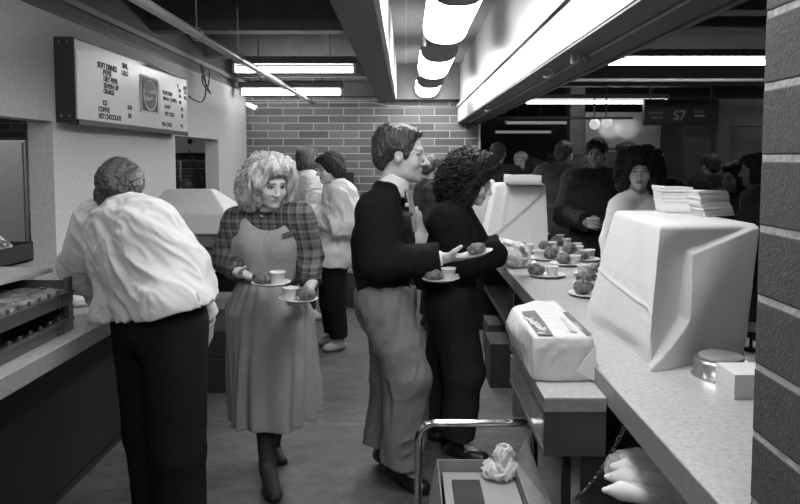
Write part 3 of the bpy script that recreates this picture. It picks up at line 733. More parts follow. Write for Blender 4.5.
# the lettering plane: x along +Y, y up, facing +X
MM = Matrix(((0, 0, 1, XF + 0.0008), (1, 0, 0, 0), (0, 1, 0, 0), (0, 0, 0, 1)))
def by(px, py):
    d = ray(px, py); q = EYE + d * ((XF - EYE[0]) / d[0]); return q[1], q[2]
it = []
def put(txt, px, py, hpx, x1=None):
    y, z = by(px, py); y2, _ = by(x1, py) if x1 else (y + 0.3, 0); s = hpx * y / 700 / 0.69
    it.append((txt, y, z - hpx * y / 1400, s, 'LEFT', 1.0, x1 and (y2 - y)))
for t in (('SOFT DRINKS', 97.5, 64.0, 5.6, 116.5), ('SML', 122, 65.2, 5.0, 128), ('PEPSI', 103, 72.0, 5.0, 111), ('LRG', 121.5, 72.3, 4.8, 128), ('DIET PEPSI', 103.5, 78.4, 5.0, 117), ('SEVEN UP', 103.8, 85.0, 4.8, 118.5), ('ORANGE', 103.5, 90.8, 4.8, 114),
          ('ICE', 103, 102.5, 4.6, 107.2), ('COFFEE', 98.3, 108.6, 4.8, 109.7), ('HOT CHOCOLATE', 98.8, 115.5, 5.0, 121), ('50', 127.5, 107.1, 4.2, 131.8), ('50', 128, 115.6, 4.4, 131.3),
          ('POPCORN', 162.8, 92.2, 3.6, 172.2), ('PEANUTS', 163, 98.0, 3.2, 168.5), ('CHIPS', 169.5, 99.5, 3.6, 176.5), ('CANDY', 164.5, 106.2, 3.4, 170.5), ('HOT', 164.8, 113.3, 3.8, 168.7), ('DOG', 169.8, 114.3, 3.8, 174.2), ('BIG', 162, 123.8, 3.6, 166), ('DOG', 166.8, 124.5, 3.8, 171.8),
          ('S', 177.3, 85.6, 3.4, 178.6), ('50', 178.4, 90.2, 3.2, 180.8), ('60', 178.8, 95.8, 3.2, 181), ('60', 178.9, 102, 3.2, 181.2), ('LRG', 183, 87.6, 3.6, 186.4), ('75', 183.7, 92.5, 3.2, 186.3), ('85', 183.8, 97.6, 3.2, 186.3), ('75', 180.8, 109.3, 3.4, 183), ('90', 180.9, 116, 3.4, 183.1), ('95', 180.3, 126.2, 3.6, 183)):
    put(*t)
def letters(name, items, m, parent):
    base = Vector(parent_loc(parent).tolist())
    for txt, x, y, s, al, _, wid in items:
        me = text_mesh(txt, s, 0.036 * s); a = np.array([v.co[:] for v in me.vertices]); sq_ = wid / max(a[:, 0].max() - a[:, 0].min(), 1e-6) if wid else 1
        for v in me.vertices: v.co = MM @ Vector((x + (v.co.x - a[:, 0].min()) * sq_, y + v.co.y, v.co.z)) - base
        me.name = name; link_mesh(name, me, m, parent)
m_ink = mat('black lettering', 0.012, 0.6)
letters('menu_text', it, m_ink, mb)
# round emblem: dark corners, a disc with a dark cap above and below, the word across its middle
ya, zb = by(140.2, 112); yb2, zt = by(158.5, 80); zt = zt; yc, zc = (ya + yb2) / 2, (zb + zt) / 2; hw, hh = (yb2 - ya) / 2, (zt - zb) / 2
em = boxobj('emblem', (XF + 0.001, yc - hw, zc - hh), (XF + 0.004, yc + hw, zc + hh), m_paper, 0, mb)
boxobj('emblem_field', (XF + 0.0041, yc - hw * 0.8, zc - hh * 0.88), (XF + 0.0052, yc + hw * 0.8, zc + hh * 0.88), mat('emblem dark', 0.05, 0.6), 0, em)
def disc(name, r0, fn, x, m):
    b = MB(); pts = fn(); b.poly([(x, yc + p[0] * r0[0], zc + p[1] * r0[1]) for p in pts], (0.001, 0, 0)); return b.build(name, m, em)
rr = (hw * 0.72, hh * 0.84)
disc('emblem_disc', rr, lambda: [(math.cos(t), math.sin(t)) for t in np.linspace(0, 2 * math.pi, 41)[:-1]], XF + 0.0054, m_paper)
r2 = (hw * 0.60, hh * 0.74); m_ed = mat('emblem grey', 0.11, 0.6)
def cap(sg):
    t = np.linspace(math.radians(18), math.radians(162), 24); top = [(math.cos(a), sg * math.sin(a)) for a in t]
    low = [(x, sg * (0.34 + 0.10 * math.sin(x * 3) * sg)) for x in np.linspace(-0.93, 0.93, 14)]
    return top + low[0:] if sg > 0 else (top + low)
disc('emblem_cap', r2, lambda: cap(1), XF + 0.0066, m_ed); disc('emblem_cap', r2, lambda: cap(-1), XF + 0.0066, m_ed)
MM2 = MM.copy(); MM2[0][3] = XF + 0.007
def emtext():
    me = text_mesh('PEPSI', 0.12, 0.006); a = np.array([v.co[:] for v in me.vertices]); s = (r2[0] * 1.9) / (a[:, 0].max() - a[:, 0].min()); s2 = hh * 0.30 / (a[:, 1].max() - a[:, 1].min())
    base = Vector(parent_loc(em).tolist())
    for v in me.vertices: v.co = MM2 @ Vector((yc - r2[0] * 0.95 + (v.co.x - a[:, 0].min()) * s, zc - hh * 0.15 + (v.co.y - a[:, 1].min()) * s2, v.co.z)) - base
    link_mesh('emblem_word', me, mat('emblem word', 0.09, 0.6), em)
emtext()
# cables that dangle at the far end of the board
for lab, pts in (('loop of dark cable hanging on the wall past the menu board', [(200, 64), (203, 76), (207, 86), (211, 94), (206, 88), (202, 80), (204, 72), (209, 70), (209, 82), (207, 90)]),
                 ('dark cable curving from the menu board end up to the ceiling', [(189, 96), (195, 100), (201, 102), (205, 97), (206, 84), (203, 70), (202, 62)])):
    P = [];
    for i, (px, py) in enumerate(pts):
        d = ray(px, py); q = EYE + d * ((WL + 0.0075 - EYE[0]) / d[0]); P.append(q)
    # smooth
    Q = []
    for i in range(len(P) - 1):
        p0, p1, p2, p3 = P[max(i - 1, 0)], P[i], P[i + 1], P[min(i + 2, len(P) - 1)]
        for t in (0, .25, .5, .75): Q.append(0.5 * (2 * p1 + (p2 - p0) * t + (2 * p0 - 5 * p1 + 4 * p2 - p3) * t * t + (3 * p1 - p0 - 3 * p2 + p3) * t ** 3))
    b = MB(); b.tube(Q + [P[-1]], 0.006, 6); tag(b.build('cable', m_black), lab, 'cable')
# ------------------------------------------------------------------ back counter (left)
bc = empty('back_counter', (-1.7, 2, 0), 'long back counter with a pale top against the left wall', 'counter')
boxobj('countertop', (WL + 0.002, -2.1, ZL - 0.066), (LE, 5.62, ZL), m_topl, 0.003, bc)
boxobj('edge_band', (LE, -2.1, ZL - 0.068), (LE + 0.004, 5.62, ZL - 0.002), m_edgel, 0, bc)
boxobj('base_cabinet', (WL + 0.002, -2.1, 0.11), (-1.60, 5.58, ZL - 0.068), m_dark, 0, bc)
boxobj('kick_board', (WL + 0.002, -2.1, 0.0), (-1.66, 5.5, 0.11), m_black, 0, bc)
m_low = mat('low shelf top', 0.17, 0.5, vary=0.1)
lc = empty('low_counter', (-1.7, 5.7, 0), 'low dark counter section beyond the back counter end', 'counter')
boxobj('countertop', (WL + 0.002, 5.64, 0.74), (-1.30, 6.9, 0.78), m_low, 0.003, lc)
boxobj('base_cabinet', (WL + 0.002, 5.66, 0), (-1.36, 6.86, 0.74), m_dark, 0, lc)
boxobj('door_panel', (-1.36, 5.70, 0.06), (-1.345, 6.4, 0.70), m_black, 0.004, lc)
# ------------------------------------------------------------------ serving counter (right)
XO = 1.30
sc_ = empty('serving_counter', (0.95, 3.5, 0), 'long serving counter with a pale top between kitchen and customers', 'counter')
boxobj('countertop', (CE, 1.232, ZR - 0.072), (XO, 7.6, ZR), m_top, 0.003, sc_)
boxobj('edge_band', (CE - 0.004, 1.232, ZR - 0.074), (CE, 7.6, ZR - 0.002), m_edge, 0, sc_)
boxobj('front_panel', (XO - 0.12, 1.232, 0.0), (XO - 0.06, 7.55, ZR - 0.072), m_dark, 0, sc_)
for y in (1.28, 4.35, 6.6): boxobj('support', (CE + 0.06, y, 0), (XO - 0.13, y + 0.05, ZR - 0.074), m_grey if y == 4.35 else m_dark, 0, sc_)
boxobj('under_shelf', (CE + 0.12, 4.41, 0.40), (XO - 0.13, 6.59, 0.43), m_grey, 0, sc_)
boxobj('under_shelf', (CE + 0.0, 1.3, 0.62), (XO - 0.13, 2.12, 0.64), m_dark, 0, sc_)
# low ledge unit hooked on the aisle side
lu = empty('ledge_unit', (0.51, 2.4, 0), 'short grey ledge unit on legs joined to the aisle side of the serving counter', 'ledge unit')
LX0, LX1, LY0, LY1, LZ = G(544.3, 399, 0.905)[0], CE - 0.006, G(544.3, 399, 0.905)[1], 0, 0.905
LY1 = LY0 + 0.72; zb = W(545, 457, LY0)[2]
boxobj('top_board', (LX0, LY0, LZ - 0.042), (LX1, LY1, LZ), m_edge, 0.002, lu)
boxobj('top_laminate', (LX0 + .001, LY0 + .001, LZ), (LX1 - .001, LY1 - .001, LZ + 0.003), m_top, 0, lu)
boxobj('front_board', (LX0 + 0.002, LY0 + 0.004, zb), (LX1, LY0 + 0.025, LZ - 0.044), mat('dark front board', 0.045, 0.5, vary=0.1), 0, lu)
boxobj('bottom_board', (LX0 + 0.002, LY0 + 0.026, zb), (LX1, LY1, zb + 0.018), m_grey, 0, lu)
boxobj('side_panel', (LX0 + 0.004, LY0 + 0.026, zb + 0.019), (LX0 + 0.02, LY1, zb + 0.115), mat('shiny side panel', 0.30, 0.25, vary=0.15, vscale=12), 0, lu)
for y in (LY0 + 0.10, LY1 - 0.06): boxobj('leg', (LX0 + 0.085, y, 0), (LX0 + 0.11, y + 0.035, zb), m_black, 0.002, lu)
boxobj('leg', (LX0 + 0.13, LY0 + 0.22, 0), (LX0 + 0.17, LY0 + 0.24, zb), m_pale, 0.002, lu)
m_hairb = mat('dark brown hair', 0.020, 0.65, vary=0.5, vscale=60, bump=0.6, bscale=140, stretch=(1, 1, 0.35), spec=0.2)
m_hairm = mat('brown hair', 0.035, 0.45, vary=0.5, vscale=60, bump=0.6, bscale=140, stretch=(1, 1, 0.35), spec=0.6)
m_hairf = mat('fair hair', 0.40, 0.5, vary=0.6, vscale=38, bump=0.6, bscale=120, stretch=(1, 1, 0.3), spec=0.5)
m_hairw = mat('white hair', 0.45, 0.6, vary=0.2, vscale=50)
m_knitb = mat('black knit', 0.0085, 0.95, vary=0.25, vscale=90, bump=0.25, bscale=220, spec=0.15)
m_blk = mat('black twill', 0.010, 0.9, vary=0.2, vscale=60, bump=0.1, bscale=300, spec=0.15)
m_tan = mat('mid twill', 0.165, 0.85, vary=0.06, vscale=40, bump=0.1, bscale=300, spec=0.2)
m_wcoat = mat('white cotton', 0.54, 0.85, vary=0.03, vscale=20, bump=0.12, bscale=200, sheen=0.1)
m_shirt = mat('white shirt', 0.68, 0.8)
m_shoe = mat('black leather', 0.015, 0.3, spec=0.5)
m_sneak = mat('pale shoe', 0.40, 0.7, vary=0.15, vscale=40)
m_navy = mat('dark wool', 0.022, 0.9, vary=0.35, vscale=25, bump=0.2, spec=0.2)
m_coatg = mat('grey parka', 0.040, 0.85, vary=0.3, vscale=10, spec=0.25)
m_dgt = mat('charcoal trousers', 0.022, 0.9, vary=0.2, vscale=50, spec=0.2)
m_grayc = mat('grey coat', 0.10, 0.85, vary=0.2, vscale=15)
m_dress = mat('grey chambray', 0.27, 0.8, vary=0.12, vscale=90, bump=0.15, bscale=250, spec=0.2)
def plaid():
    m = bpy.data.materials.new('plaid cotton'); m.use_nodes = True; nt = m.node_tree; N = nt.nodes; L = nt.links; b = N['Principled BSDF']
    b.inputs['Roughness'].default_value = 0.85; b.inputs['Specular IOR Level'].default_value = 0.2
    tc = N.new('ShaderNodeTexCoord'); out = None
    for ax, sc, rot in (('X', 46, 0.15), ('Z', 40, 0.0), ('X', 21, 0.15), ('Z', 18, 0.0)):
        mp = N.new('ShaderNodeMapping'); mp.inputs['Rotation'].default_value = (0, rot, rot); L.new(tc.outputs['Object'], mp.inputs['Vector'])
        wv = N.new('ShaderNodeTexWave'); wv.bands_direction = ax; wv.inputs['Scale'].default_value = sc / 3.0; wv.inputs['Distortion'].default_value = 0.6; wv.inputs['Detail'].default_value = 1
        L.new(mp.outputs['Vector'], wv.inputs['Vector'])
        p = N.new('ShaderNodeMath'); p.operation = 'POWER'; p.inputs[1].default_value = 6 if sc > 30 else 2; L.new(wv.outputs['Fac'], p.inputs[0])
        if out is None: out = p
        else:
            a = N.new('ShaderNodeMath'); a.operation = 'ADD'; L.new(out.outputs[0], a.inputs[0]); L.new(p.outputs[0], a.inputs[1]); out = a
    r = N.new('ShaderNodeMapRange'); r.inputs['From Max'].default_value = 3.0; r.inputs['To Min'].default_value = 0.022; r.inputs['To Max'].default_value = 0.17
    L.new(out.outputs[0], r.inputs['Value']); L.new(r.outputs['Result'], b.inputs['Base Color'])
    return m
m_plaid = plaid()
A_ = np.array
def ring_collar(name, root, a, b, r0, r1, th, m, flat=None, q=1.0, h=0.004, gap=None):
    lo, hi = bounds([a, b], max(r0, r1) + 0.05); S = SDF(lo, hi, h)
    S.cone(a, b, r0 + th, r1 + th, k=0, cut=(True, True), flat=flat, q=q); S.cone(a - (b - a) * 0.3, b + (b - a) * 0.3, r0, r1, k=0.002, flat=flat, q=q, mode='sub')
    if gap: S.cone(gap[0], gap[1], gap[2], gap[3], k=0.003, mode='sub')
    return S.build(name, m, root)
# ================================================================== 1. worker bent over the back counter
Y = 2.72
J = dict(hc=W(120, 192, 2.86), hf=A_([-0.40, 0.75, -0.75]), nk=W(131, 212, 2.82),
         sL=W(100, 226, 2.92), sR=W(153, 232, 2.70), hL=W(143, 322, 2.86), hR=W(175, 322, 2.66),
         eL=W(82, 266, 3.02), wL=W(91, 296, 3.16), eR=W(212, 268, 2.70), wR=W(207, 312, 2.78),
         kL=XZ(143, 2.86, 0.50), kR=XZ(172, 2.66, 0.50), aL=XZ(150, 2.84, 0.09), aR=XZ(175, 2.66, 0.09), tL=XZ(140, 2.98, 0.035), tR=XZ(170, 2.80, 0.035),
         dL=A_([0.15, 0.5, -0.55]), dR=A_([-0.1, 0.2, -1.0]), nL=A_([0.3, -0.2, -0.8]), nR=A_([-1.0, 0, 0]), curlL=0.6, hs=1.0)
J['eR'] = W(184, 268, 2.70); J['wR'] = W(209, 319, 2.82)
P1 = person('person in a white jacket and black trousers bending over the back counter', J)
body(J, P1, 0.40, h=0.005, male=True)
def ex(S):
    for a, c, r in ((W(122, 222, 2.80), W(142, 226, 2.74), 0.100), (W(150, 262, 2.74), W(160, 268, 2.70), 0.125)): S.cone(a, c, r, r, k=0.07)
    S.cone(W(144, 304, 2.84), W(174, 304, 2.64), 0.146, 0.146, k=0.05)
    S.cone(W(112, 296, 2.80), W(108, 318, 2.78), 0.060, 0.072, k=0.05)      # pocket side hanging forward
    S.cone(W(124, 300, 2.80), W(110, 326, 2.80), 0.045, 0.024, k=0.03)
def post(S):
    for y_ in (2.50, 2.56, 2.62, 2.68): S.cone(W(201, 338, y_), W(196, 291, y_), 0.026, 0.003, k=0.003, mode='sub')
top_garment('jacket', J, P1, m_wcoat, g=0.036, hem=0.15, hemn=(0.22, 0, -1), sleeve=0.42, h=0.0055, amp=0.025, freq=17, direction=(0.72, 0.1, -0.55), stretch=4.0, extra=ex, post=post, sg=0.012, wid=1.0, dep=1.0, seed=5, arms='LR', neck_cut=0.05)
S = SDF(*bounds([J['wR'], J['eR']], 0.12), 0.006); S.cone(lerp(J['eR'], J['wR'], 0.3), lerp(J['eR'], J['wR'], 0.93), 0.050, 0.045, k=0.01, cut=(False, True)); S.displace(wrinkle(0.008, 20)); S.build('sleeve', m_wcoat, P1)
ring_collar('sleeve_cuff', P1, lerp(J['eL'], J['wL'], 0.22), lerp(J['eL'], J['wL'], 0.50), 0.058, 0.056, 0.012, m_wcoat)
ring_collar('collar', P1, J['nk'] + A_([0, 0, -0.005]), J['nk'] + nrm(J['hc'] - J['nk']) * 0.035, 0.062, 0.058, 0.008, m_wcoat)
trousers(J, P1, m_blk, g=0.028, top=0.26, amp=0.006, r=(0.096, 0.076, 0.072, 0.064))
shoes(J, P1, m_shoe)
hair(J, P1, [((0, -0.022, 0.040), (0.088, 0.106, 0.090)), ((0, -0.075, -0.020), (0.074, 0.045, 0.070)), ((0, 0.01, 0.065), (0.078, 0.095, 0.055)), ((-0.06, -0.01, -0.02), (-0.06, -0.03, -0.05), 0.03)], m_hairm, amp=0.014, fine=0.013, freq=34, seed=3, direction=(0.4, 0.5, 0.8))
# ================================================================== 2. woman with two plates
J = dict(hc=W(270, 183, 3.40), hf=A_([0.52, -0.72, -0.30]), nk=W(267, 211, 3.47), sR=W(239, 223, 3.50), sL=W(298, 219, 3.44),
         eR=W(226, 259, 3.52), wR=W(240, 273, 3.30), eL=W(309, 256, 3.46), wL=W(311, 285, 3.30), hR=W(254, 304, 3.50), hL=W(287, 304, 3.50),
         kR=W(264, 385, 3.46), kL=W(280, 383, 3.56), aR=XZ(264, 3.40, 0.10), aL=W(272, 447, 3.76), tR=XZ(271, 3.24, 0.035), tL=W(282, 462, 3.66),
         dR=A_([0.72, -0.40, -0.15]), nR=A_([0.05, 0.1, 1.0]), dL=A_([-0.35, -0.30, -0.45]), nL=A_([-0.4, -0.2, 0.75]), curlL=0.45, curlR=0.30, thumbL=0.6, thumbR=0.75, liftL=True, hs=0.97)
P2 = person('woman with fluffy fair hair in a grey pinafore dress and plaid blouse carrying two plates', J)
body(J, P2, 0.52, h=0.0042, lips=0.72, headk=dict(jaw=0.95, nose=0.7), hs=0.95, brow=0.28)
top_garment('blouse', J, P2, m_plaid, g=0.006, hem=0.1, sleeve=0.90, amp=0.009, freq=20, sg=0.012, wid=0.84, dep=0.86, seed=9, neck_cut=0.052, direction=(0, 0, 1), stretch=1.5)
ring_collar('collar', P2, J['nk'] + A_([0, 0, -0.01]), J['nk'] + nrm(J['hc'] - J['nk']) * 0.035 + A_([0, -0.01, 0]), 0.050, 0.056, 0.006, m_plaid)
for s in 'RL': ring_collar('cuff', P2, lerp(J['e' + s], J['w' + s], 0.80), lerp(J['e' + s], J['w' + s], 0.97), 0.034, 0.032, 0.008, m_plaid)
mh = (J['hL'] + J['hR']) / 2; cz = mh[2]
# pinafore: bib and gathered skirt
lo, hi = A_([mh[0] - 0.42, mh[1] - 0.42, 0.20]), A_([mh[0] + 0.42, mh[1] + 0.42, 1.50]); S = SDF(lo, hi, 0.006)
torso(S, J, 0.024, lo=0.3, wid=0.84, dep=0.90)
for s in 'LR': S.cone(J['nk'] + (J['s' + s] - J['nk']) * 0.62 - (0, 0, 0.02), (J['s' + s]) * 0.55 + J['nk'] * 0.45 - (0, 0, 0.09), 0.066, 0.070, k=0.03)
for sx in (-1, 1): S.ell(W(268 + sx * 13, 245, 3.40), (0.060, 0.050, 0.062), None, 0.05)
zw, zh = 1.035, 0.30
cw = A_([W(267, 283, 3.48)[0], 3.485]); chm = A_([W(268, 400, 3.5)[0] + 0.005, 3.50])
S.plane((0, 0, zw), (0, 0, -1))
def skirt(x, y, z):
    t = np.clip((zw - z) / (zw - zh), 0, 1); cx = cw[0] * (1 - t) + chm[0] * t; cy = cw[1] * (1 - t) + chm[1] * t
    dx, dy = x - cx, (y - cy) / 0.80; r = np.sqrt(dx * dx + dy * dy) + 1e-6; th = np.arctan2(dy, dx)
    R = 0.118 + 0.085 * np.minimum(t * 4.5, 1) ** 0.7 + 0.010 * t
    side = 0.05 * t * np.clip(np.cos(th - 0.1), 0, 1) - 0.028 * t * np.clip(-np.cos(th), 0, 1)
    ph = th * 15 + 2.6 * np.sin(th * 3 + 1.3 * t) + 1.2 * np.sin(5 * z)
    fold = (0.006 + 0.013 * t) * np.sin(ph) + (0.016 * t) * np.sin(th * 6 + 2.0 + 0.8 * np.sin(7 * z))
    d = (r - (R + side + fold)) * 0.82
    hem = zh + 0.10 * np.clip(np.sin(th) * 0.5 + np.cos(th) * 0.6, 0, 1)
    d = np.maximum(d, hem - z); return np.maximum(d, z - (zw + 0.01))
S.custom(lo, hi, skirt, 0.012)
S.displace(lambda P: 0.010 * (folds(P, 13, (0.5, 0, 1), 3.0, 4.0) - 0.5) * np.clip((P[:, 2] - 0.2) * 3, 0, 1))
# neckline scoop and arm openings
f = nrm(A_([0.05, -1, 0])); S.cone(W(268, 207, 3.10), W(268, 207, 3.60), 0.116, 0.116, k=0.006, mode='sub')
for s, px in (('R', 229), ('L', 308)):
    S.cone(W(px, 228, 3.2), W(px, 228, 3.8), 0.050, 0.050, k=0.006, mode='sub'); S.cone(W(px, 262, 3.2), W(px, 262, 3.8), 0.030, 0.02, k=0.006, mode='sub')
S.cone((chm[0], chm[1], 0.15), (chm[0], chm[1], 0.42), 0.14, 0.10, k=0.01, mode='sub')
dress = S.build('pinafore_dress', m_dress, P2)
S = SDF(*bounds([A_([cw[0], cw[1], zw])], 0.2), 0.005)
S.custom(A_([cw[0], cw[1], zw]) - 0.19, A_([cw[0], cw[1], zw]) + 0.19, lambda x, y, z: np.maximum(np.sqrt((x - cw[0]) ** 2 + ((y - cw[1]) / 0.82) ** 2) - 0.135 + 0 * z, np.abs(z - zw - 0.002) - 0.016), 0)
S.build('waistband', m_dress, dress)
tp = W(289, 233.5, 3.335)
boxobj('name_tag', (-0.034, -0.004, -0.010), (0.034, 0.004, 0.010), mat('dark tag', 0.06, 0.5), 0.002, P2, Matrix.Translation(tp.tolist()) @ Matrix.Rotation(math.radians(-22), 4, 'Y') @ Matrix.Rotation(math.radians(12), 4, 'Z'))
H2 = frame(J['hf'])
b = MB(); b.lathe([(0, 0.008), (0.006, 0.005), (0.008, 0), (0.006, -0.005), (0, -0.008)], J['hc'] + H2 @ A_([0.086, 0.006, -0.036]), 10); b.build('earring', m_chrome, P2)
def leghose(S):
    for s in 'LR': leg(S, J, s, 0.006, False, (0.085, 0.060, 0.055, 0.036), 1.0); S.cone(J['a' + s], J['t' + s], 0.040, 0.03, k=0.02)
S = SDF(*bounds([J[k] for k in ('kL', 'kR', 'aL', 'aR', 'tL', 'tR')], 0.12), 0.006); leghose(S); S.plane((0, 0, 0.55), (0, 0, 1)); S.plane((0, 0, 0.02), (0, 0, -1)); S.build('stockings', mat('dark hose', 0.028, 0.7), P2)
shoes(J, P2, m_shoe, high=-0.03)
hf_ = [((0, -0.035, 0.046), (0.108, 0.112, 0.090)), ((-0.085, -0.030, -0.045), (0.058, 0.085, 0.105)), ((0.080, -0.045, -0.045), (0.062, 0.085, 0.105)), ((0, -0.09, -0.04), (0.105, 0.06, 0.11)),
       ((0.0, 0.030, 0.094), (0.080, 0.060, 0.034)), ((0.085, 0.01, 0.02), (0.045, 0.06, 0.07)), ((-0.085, 0.0, 0.02), (0.038, 0.05, 0.07))]
hr = hair(J, P2, hf_, m_hairf, amp=0.030, freq=24, fine=0.016, stretch=4.0, direction=(0.2, 0.1, 1), seed=1, fr=(0.071, 0.090, 0.104), fc=(0, 0.098, -0.028), h=0.0045)
strands(J, hr, m_hairf, 1100, (0, -0.03, -0.01), (0.134, 0.125, 0.122), 0.055, r=0.0019, curl=0.008, down=1.0, cond=lambda v: not (v[1] > 0.1 and v[2] < 0.8 and abs(v[0]) < 0.85))
# ================================================================== 3. man in the black sweater
J = dict(hc=W(402, 155, 3.56), hf=A_([0.98, -0.12, -0.10]), nk=W(388, 190, 3.57), sR=W(377, 213, 3.42), sL=W(392, 211, 3.74),
         eR=W(381, 264, 3.36), wR=W(443, 258, 3.34), eL=W(398, 266, 3.84), wL=W(428, 277, 3.66), hR=W(383, 300, 3.46), hL=W(390, 300, 3.66),
         kR=W(408, 378, 3.40), kL=W(392, 378, 3.66), aR=XZ(402, 3.42, 0.10), aL=XZ(383, 3.64, 0.10), tR=XZ(425, 3.32, 0.035), tL=XZ(402, 3.52, 0.035),
         dR=A_([0.95, -0.05, 0.05]), nR=A_([0.1, 0.30, 0.95]), dL=A_([0.75, -0.6, 0.0]), nL=A_([0, 0.1, 1.0]), curlR=0.28, curlL=0.25, thumbR=0.45, thumbL=0.4, hs=1.17)
P3 = person('man in a black V neck sweater, pale collar and grey trousers holding plates, in profile', J)
body(J, P3, 0.47, h=0.0042, lips=0.7, hs=1.08, headk=dict(jaw=1.1, nose=1.1), male=True, brow=0.5)
def ex(S):
    S.cone(W(377, 240, 3.58), W(377, 262, 3.58), 0.125, 0.120, k=0.06, flat=(0, 1, 0), q=0.85)
def vneck(S):
    S.cone(W(402, 190, 3.40), W(416, 232, 3.46), 0.055, 0.008, k=0.004, mode='sub'); S.cone(W(402, 190, 3.56), W(420, 232, 3.56), 0.060, 0.010, k=0.004, mode='sub')
top_garment('shirt', J, P3, m_shirt, g=0.010, hem=0.35, sleeve=0.97, amp=0.004, wid=0.95, sg=-0.006, neck_cut=0.045)
top_garment('sweater', J, P3, m_knitb, g=0.026, hem=0.06, sleeve=0.93, amp=0.012, freq=12, extra=ex, post=vneck, sg=0.016, wid=1.1, seed=8)
nkd = nrm(J['hc'] - J['nk'] + A_([-0.02, 0, 0.02]))
ring_collar('collar', P3, W(391, 192, 3.57), W(398, 176, 3.57), 0.074, 0.062, 0.009, m_shirt, flat=(0, 1, 0), q=1.05)
b = MB()
c0, c1 = W(409, 194, 3.50), W(415, 206, 3.48)
b.poly([W(406, 189, 3.50), W(411, 190, 3.56), W(412, 196, 3.56), W(416, 214, 3.58), W(417, 232, 3.60), W(414, 232, 3.53), W(411, 214, 3.49), W(408, 196, 3.49)], (-0.006, 0.004, 0)); b.build('tie', mat('light tie', 0.34, 0.6, vary=0.2, vscale=60), P3)
b = MB(); b.lathe([(0, 0.004), (0.009, 0.003), (0.011, 0)], W(407, 205, 3.375), 12, Matrix.Rotation(math.pi / 2, 4, 'X')); b.build('pin', m_pale, P3)
boxobj('name_tag', (-0.026, -0.003, -0.009), (0.026, 0.003, 0.009), mat('grey tag', 0.05, 0.5), 0.002, P3, Matrix.Translation(W(408, 214, 3.36).tolist()) @ Matrix.Rotation(0.15, 4, 'Y') @ Matrix.Rotation(0.35, 4, 'Z'))
def ex(S):
    S.cone(W(386, 298, 3.54), W(386, 318, 3.54), 0.128, 0.110, k=0.05, flat=(0, 1, 0), q=1.1)
    S.cone(W(408, 388, 3.40), W(402, 455, 3.42), 0.084, 0.086, k=0.04, flat=(0, 1, 0), q=1.15)
trousers(J, P3, m_tan, g=0.030, bell=0.026, upto=0.93, top=0.12, amp=0.030, freq=12, seed=6, r=(0.094, 0.076, 0.070, 0.050), extra=ex)
b = MB(); 
shoes(J, P3, m_shoe, fat=1.1)
def post(S, P, H):
    S.ell(P((0.09, 0.0, -0.012)), A_([0.05, 0.020, 0.030]) * 1.12, H, 0.006, 'sub')
hair(J, P3, [((0, -0.030, 0.050), (0.082, 0.098, 0.082)), ((0, 0.012, 0.092), (0.060, 0.058, 0.028)), ((0, -0.080, -0.002), (0.068, 0.040, 0.072)), ((0.058, 0.006, 0.030), (0.058, 0.012, 0.010), 0.022), ((-0.058, 0.006, 0.030), (-0.058, 0.012, 0.010), 0.022)],
     m_hairm, amp=0.014, freq=34, fine=0.012, stretch=2, seed=12, fr=(0.085, 0.080, 0.108), fc=(0, 0.112, -0.010), post=post, h=0.0045)
# ================================================================== 4. woman in black reaching to the counter
J = dict(hc=W(473, 182, 3.82), hf=A_([0.93, -0.10, -0.36]), nk=W(455, 209, 3.84), sR=W(449, 222, 3.70), sL=W(458, 221, 3.98),
         eR=W(464, 264, 3.68), wR=W(499, 252, 3.84), eL=W(480, 258, 4.04), wL=W(503, 245, 4.02), hR=W(450, 300, 3.76), hL=W(454, 300, 3.96),
         kR=W(464, 372, 3.70), kL=W(444, 370, 3.94), aR=XZ(460, 3.72, 0.10), aL=XZ(430, 3.98, 0.10), tR=XZ(487, 3.66, 0.035), tL=XZ(448, 3.98, 0.035),
         dR=A_([0.9, 0.15, -0.15]), dL=A_([0.9, -0.15, -0.1]), nR=A_([-0.1, 0.5, -0.8]), nL=A_([-0.1, -0.5, -0.8]), curlR=0.55, curlL=0.45, hs=1.0)
P4 = person('woman in black with a mass of dark curls reaching over the serving counter', J)
body(J, P4, 0.45, h=0.0045, lips=0.5, hs=0.95, headk=dict(jaw=0.9))
def ex(S): S.cone(W(452, 245, 3.84), W(450, 275, 3.86), 0.104, 0.110, k=0.06, flat=(0, 1, 0), q=0.9)
top_garment('jumper', J, P4, m_knitb, g=0.024, hem=-0.10, sleeve=0.94, amp=0.012, freq=12, sg=0.018, extra=ex, seed=15)
def ex(S):
    S.cone(W(450, 302, 3.84), W(452, 330, 3.82), 0.135, 0.112, k=0.05, flat=(0, 1, 0), q=1.1)
trousers(J, P4, m_dgt, g=0.036, upto=0.92, amp=0.014, r=(0.095, 0.076, 0.066, 0.048), extra=ex)
for s in 'LR':
    S = SDF(*bounds([J['w' + s], J['w' + s] + nrm(J['d' + s]) * 0.2], 0.08), 0.0045); hand_sdf(S, J['w' + s], J['d' + s], J['n' + s], s, J['curl' + s], 1.02, 0.4)
    S.cone(J['w' + s] - nrm(J['d' + s]) * 0.05, J['w' + s], 0.036, 0.030, k=0.01); S.displace(lambda P: 0.004 + 0.010 * (folds(P, 60) - 0.4))
    S.build('plastic_glove', mat('clear plastic glove', 0.75, 0.25, alpha=0.55, spec=0.7), P4)
for s in 'LR':
    S = SDF(*bounds([J['a' + s]], 0.14), 0.006); S.cone(J['a' + s] + (0, 0, 0.12), J['a' + s] - (0, 0, 0.01), 0.036, 0.037, k=0.01); S.build('sock', m_sneak, P4)
shoes(J, P4, m_shoe, high=0.0, fat=1.08)
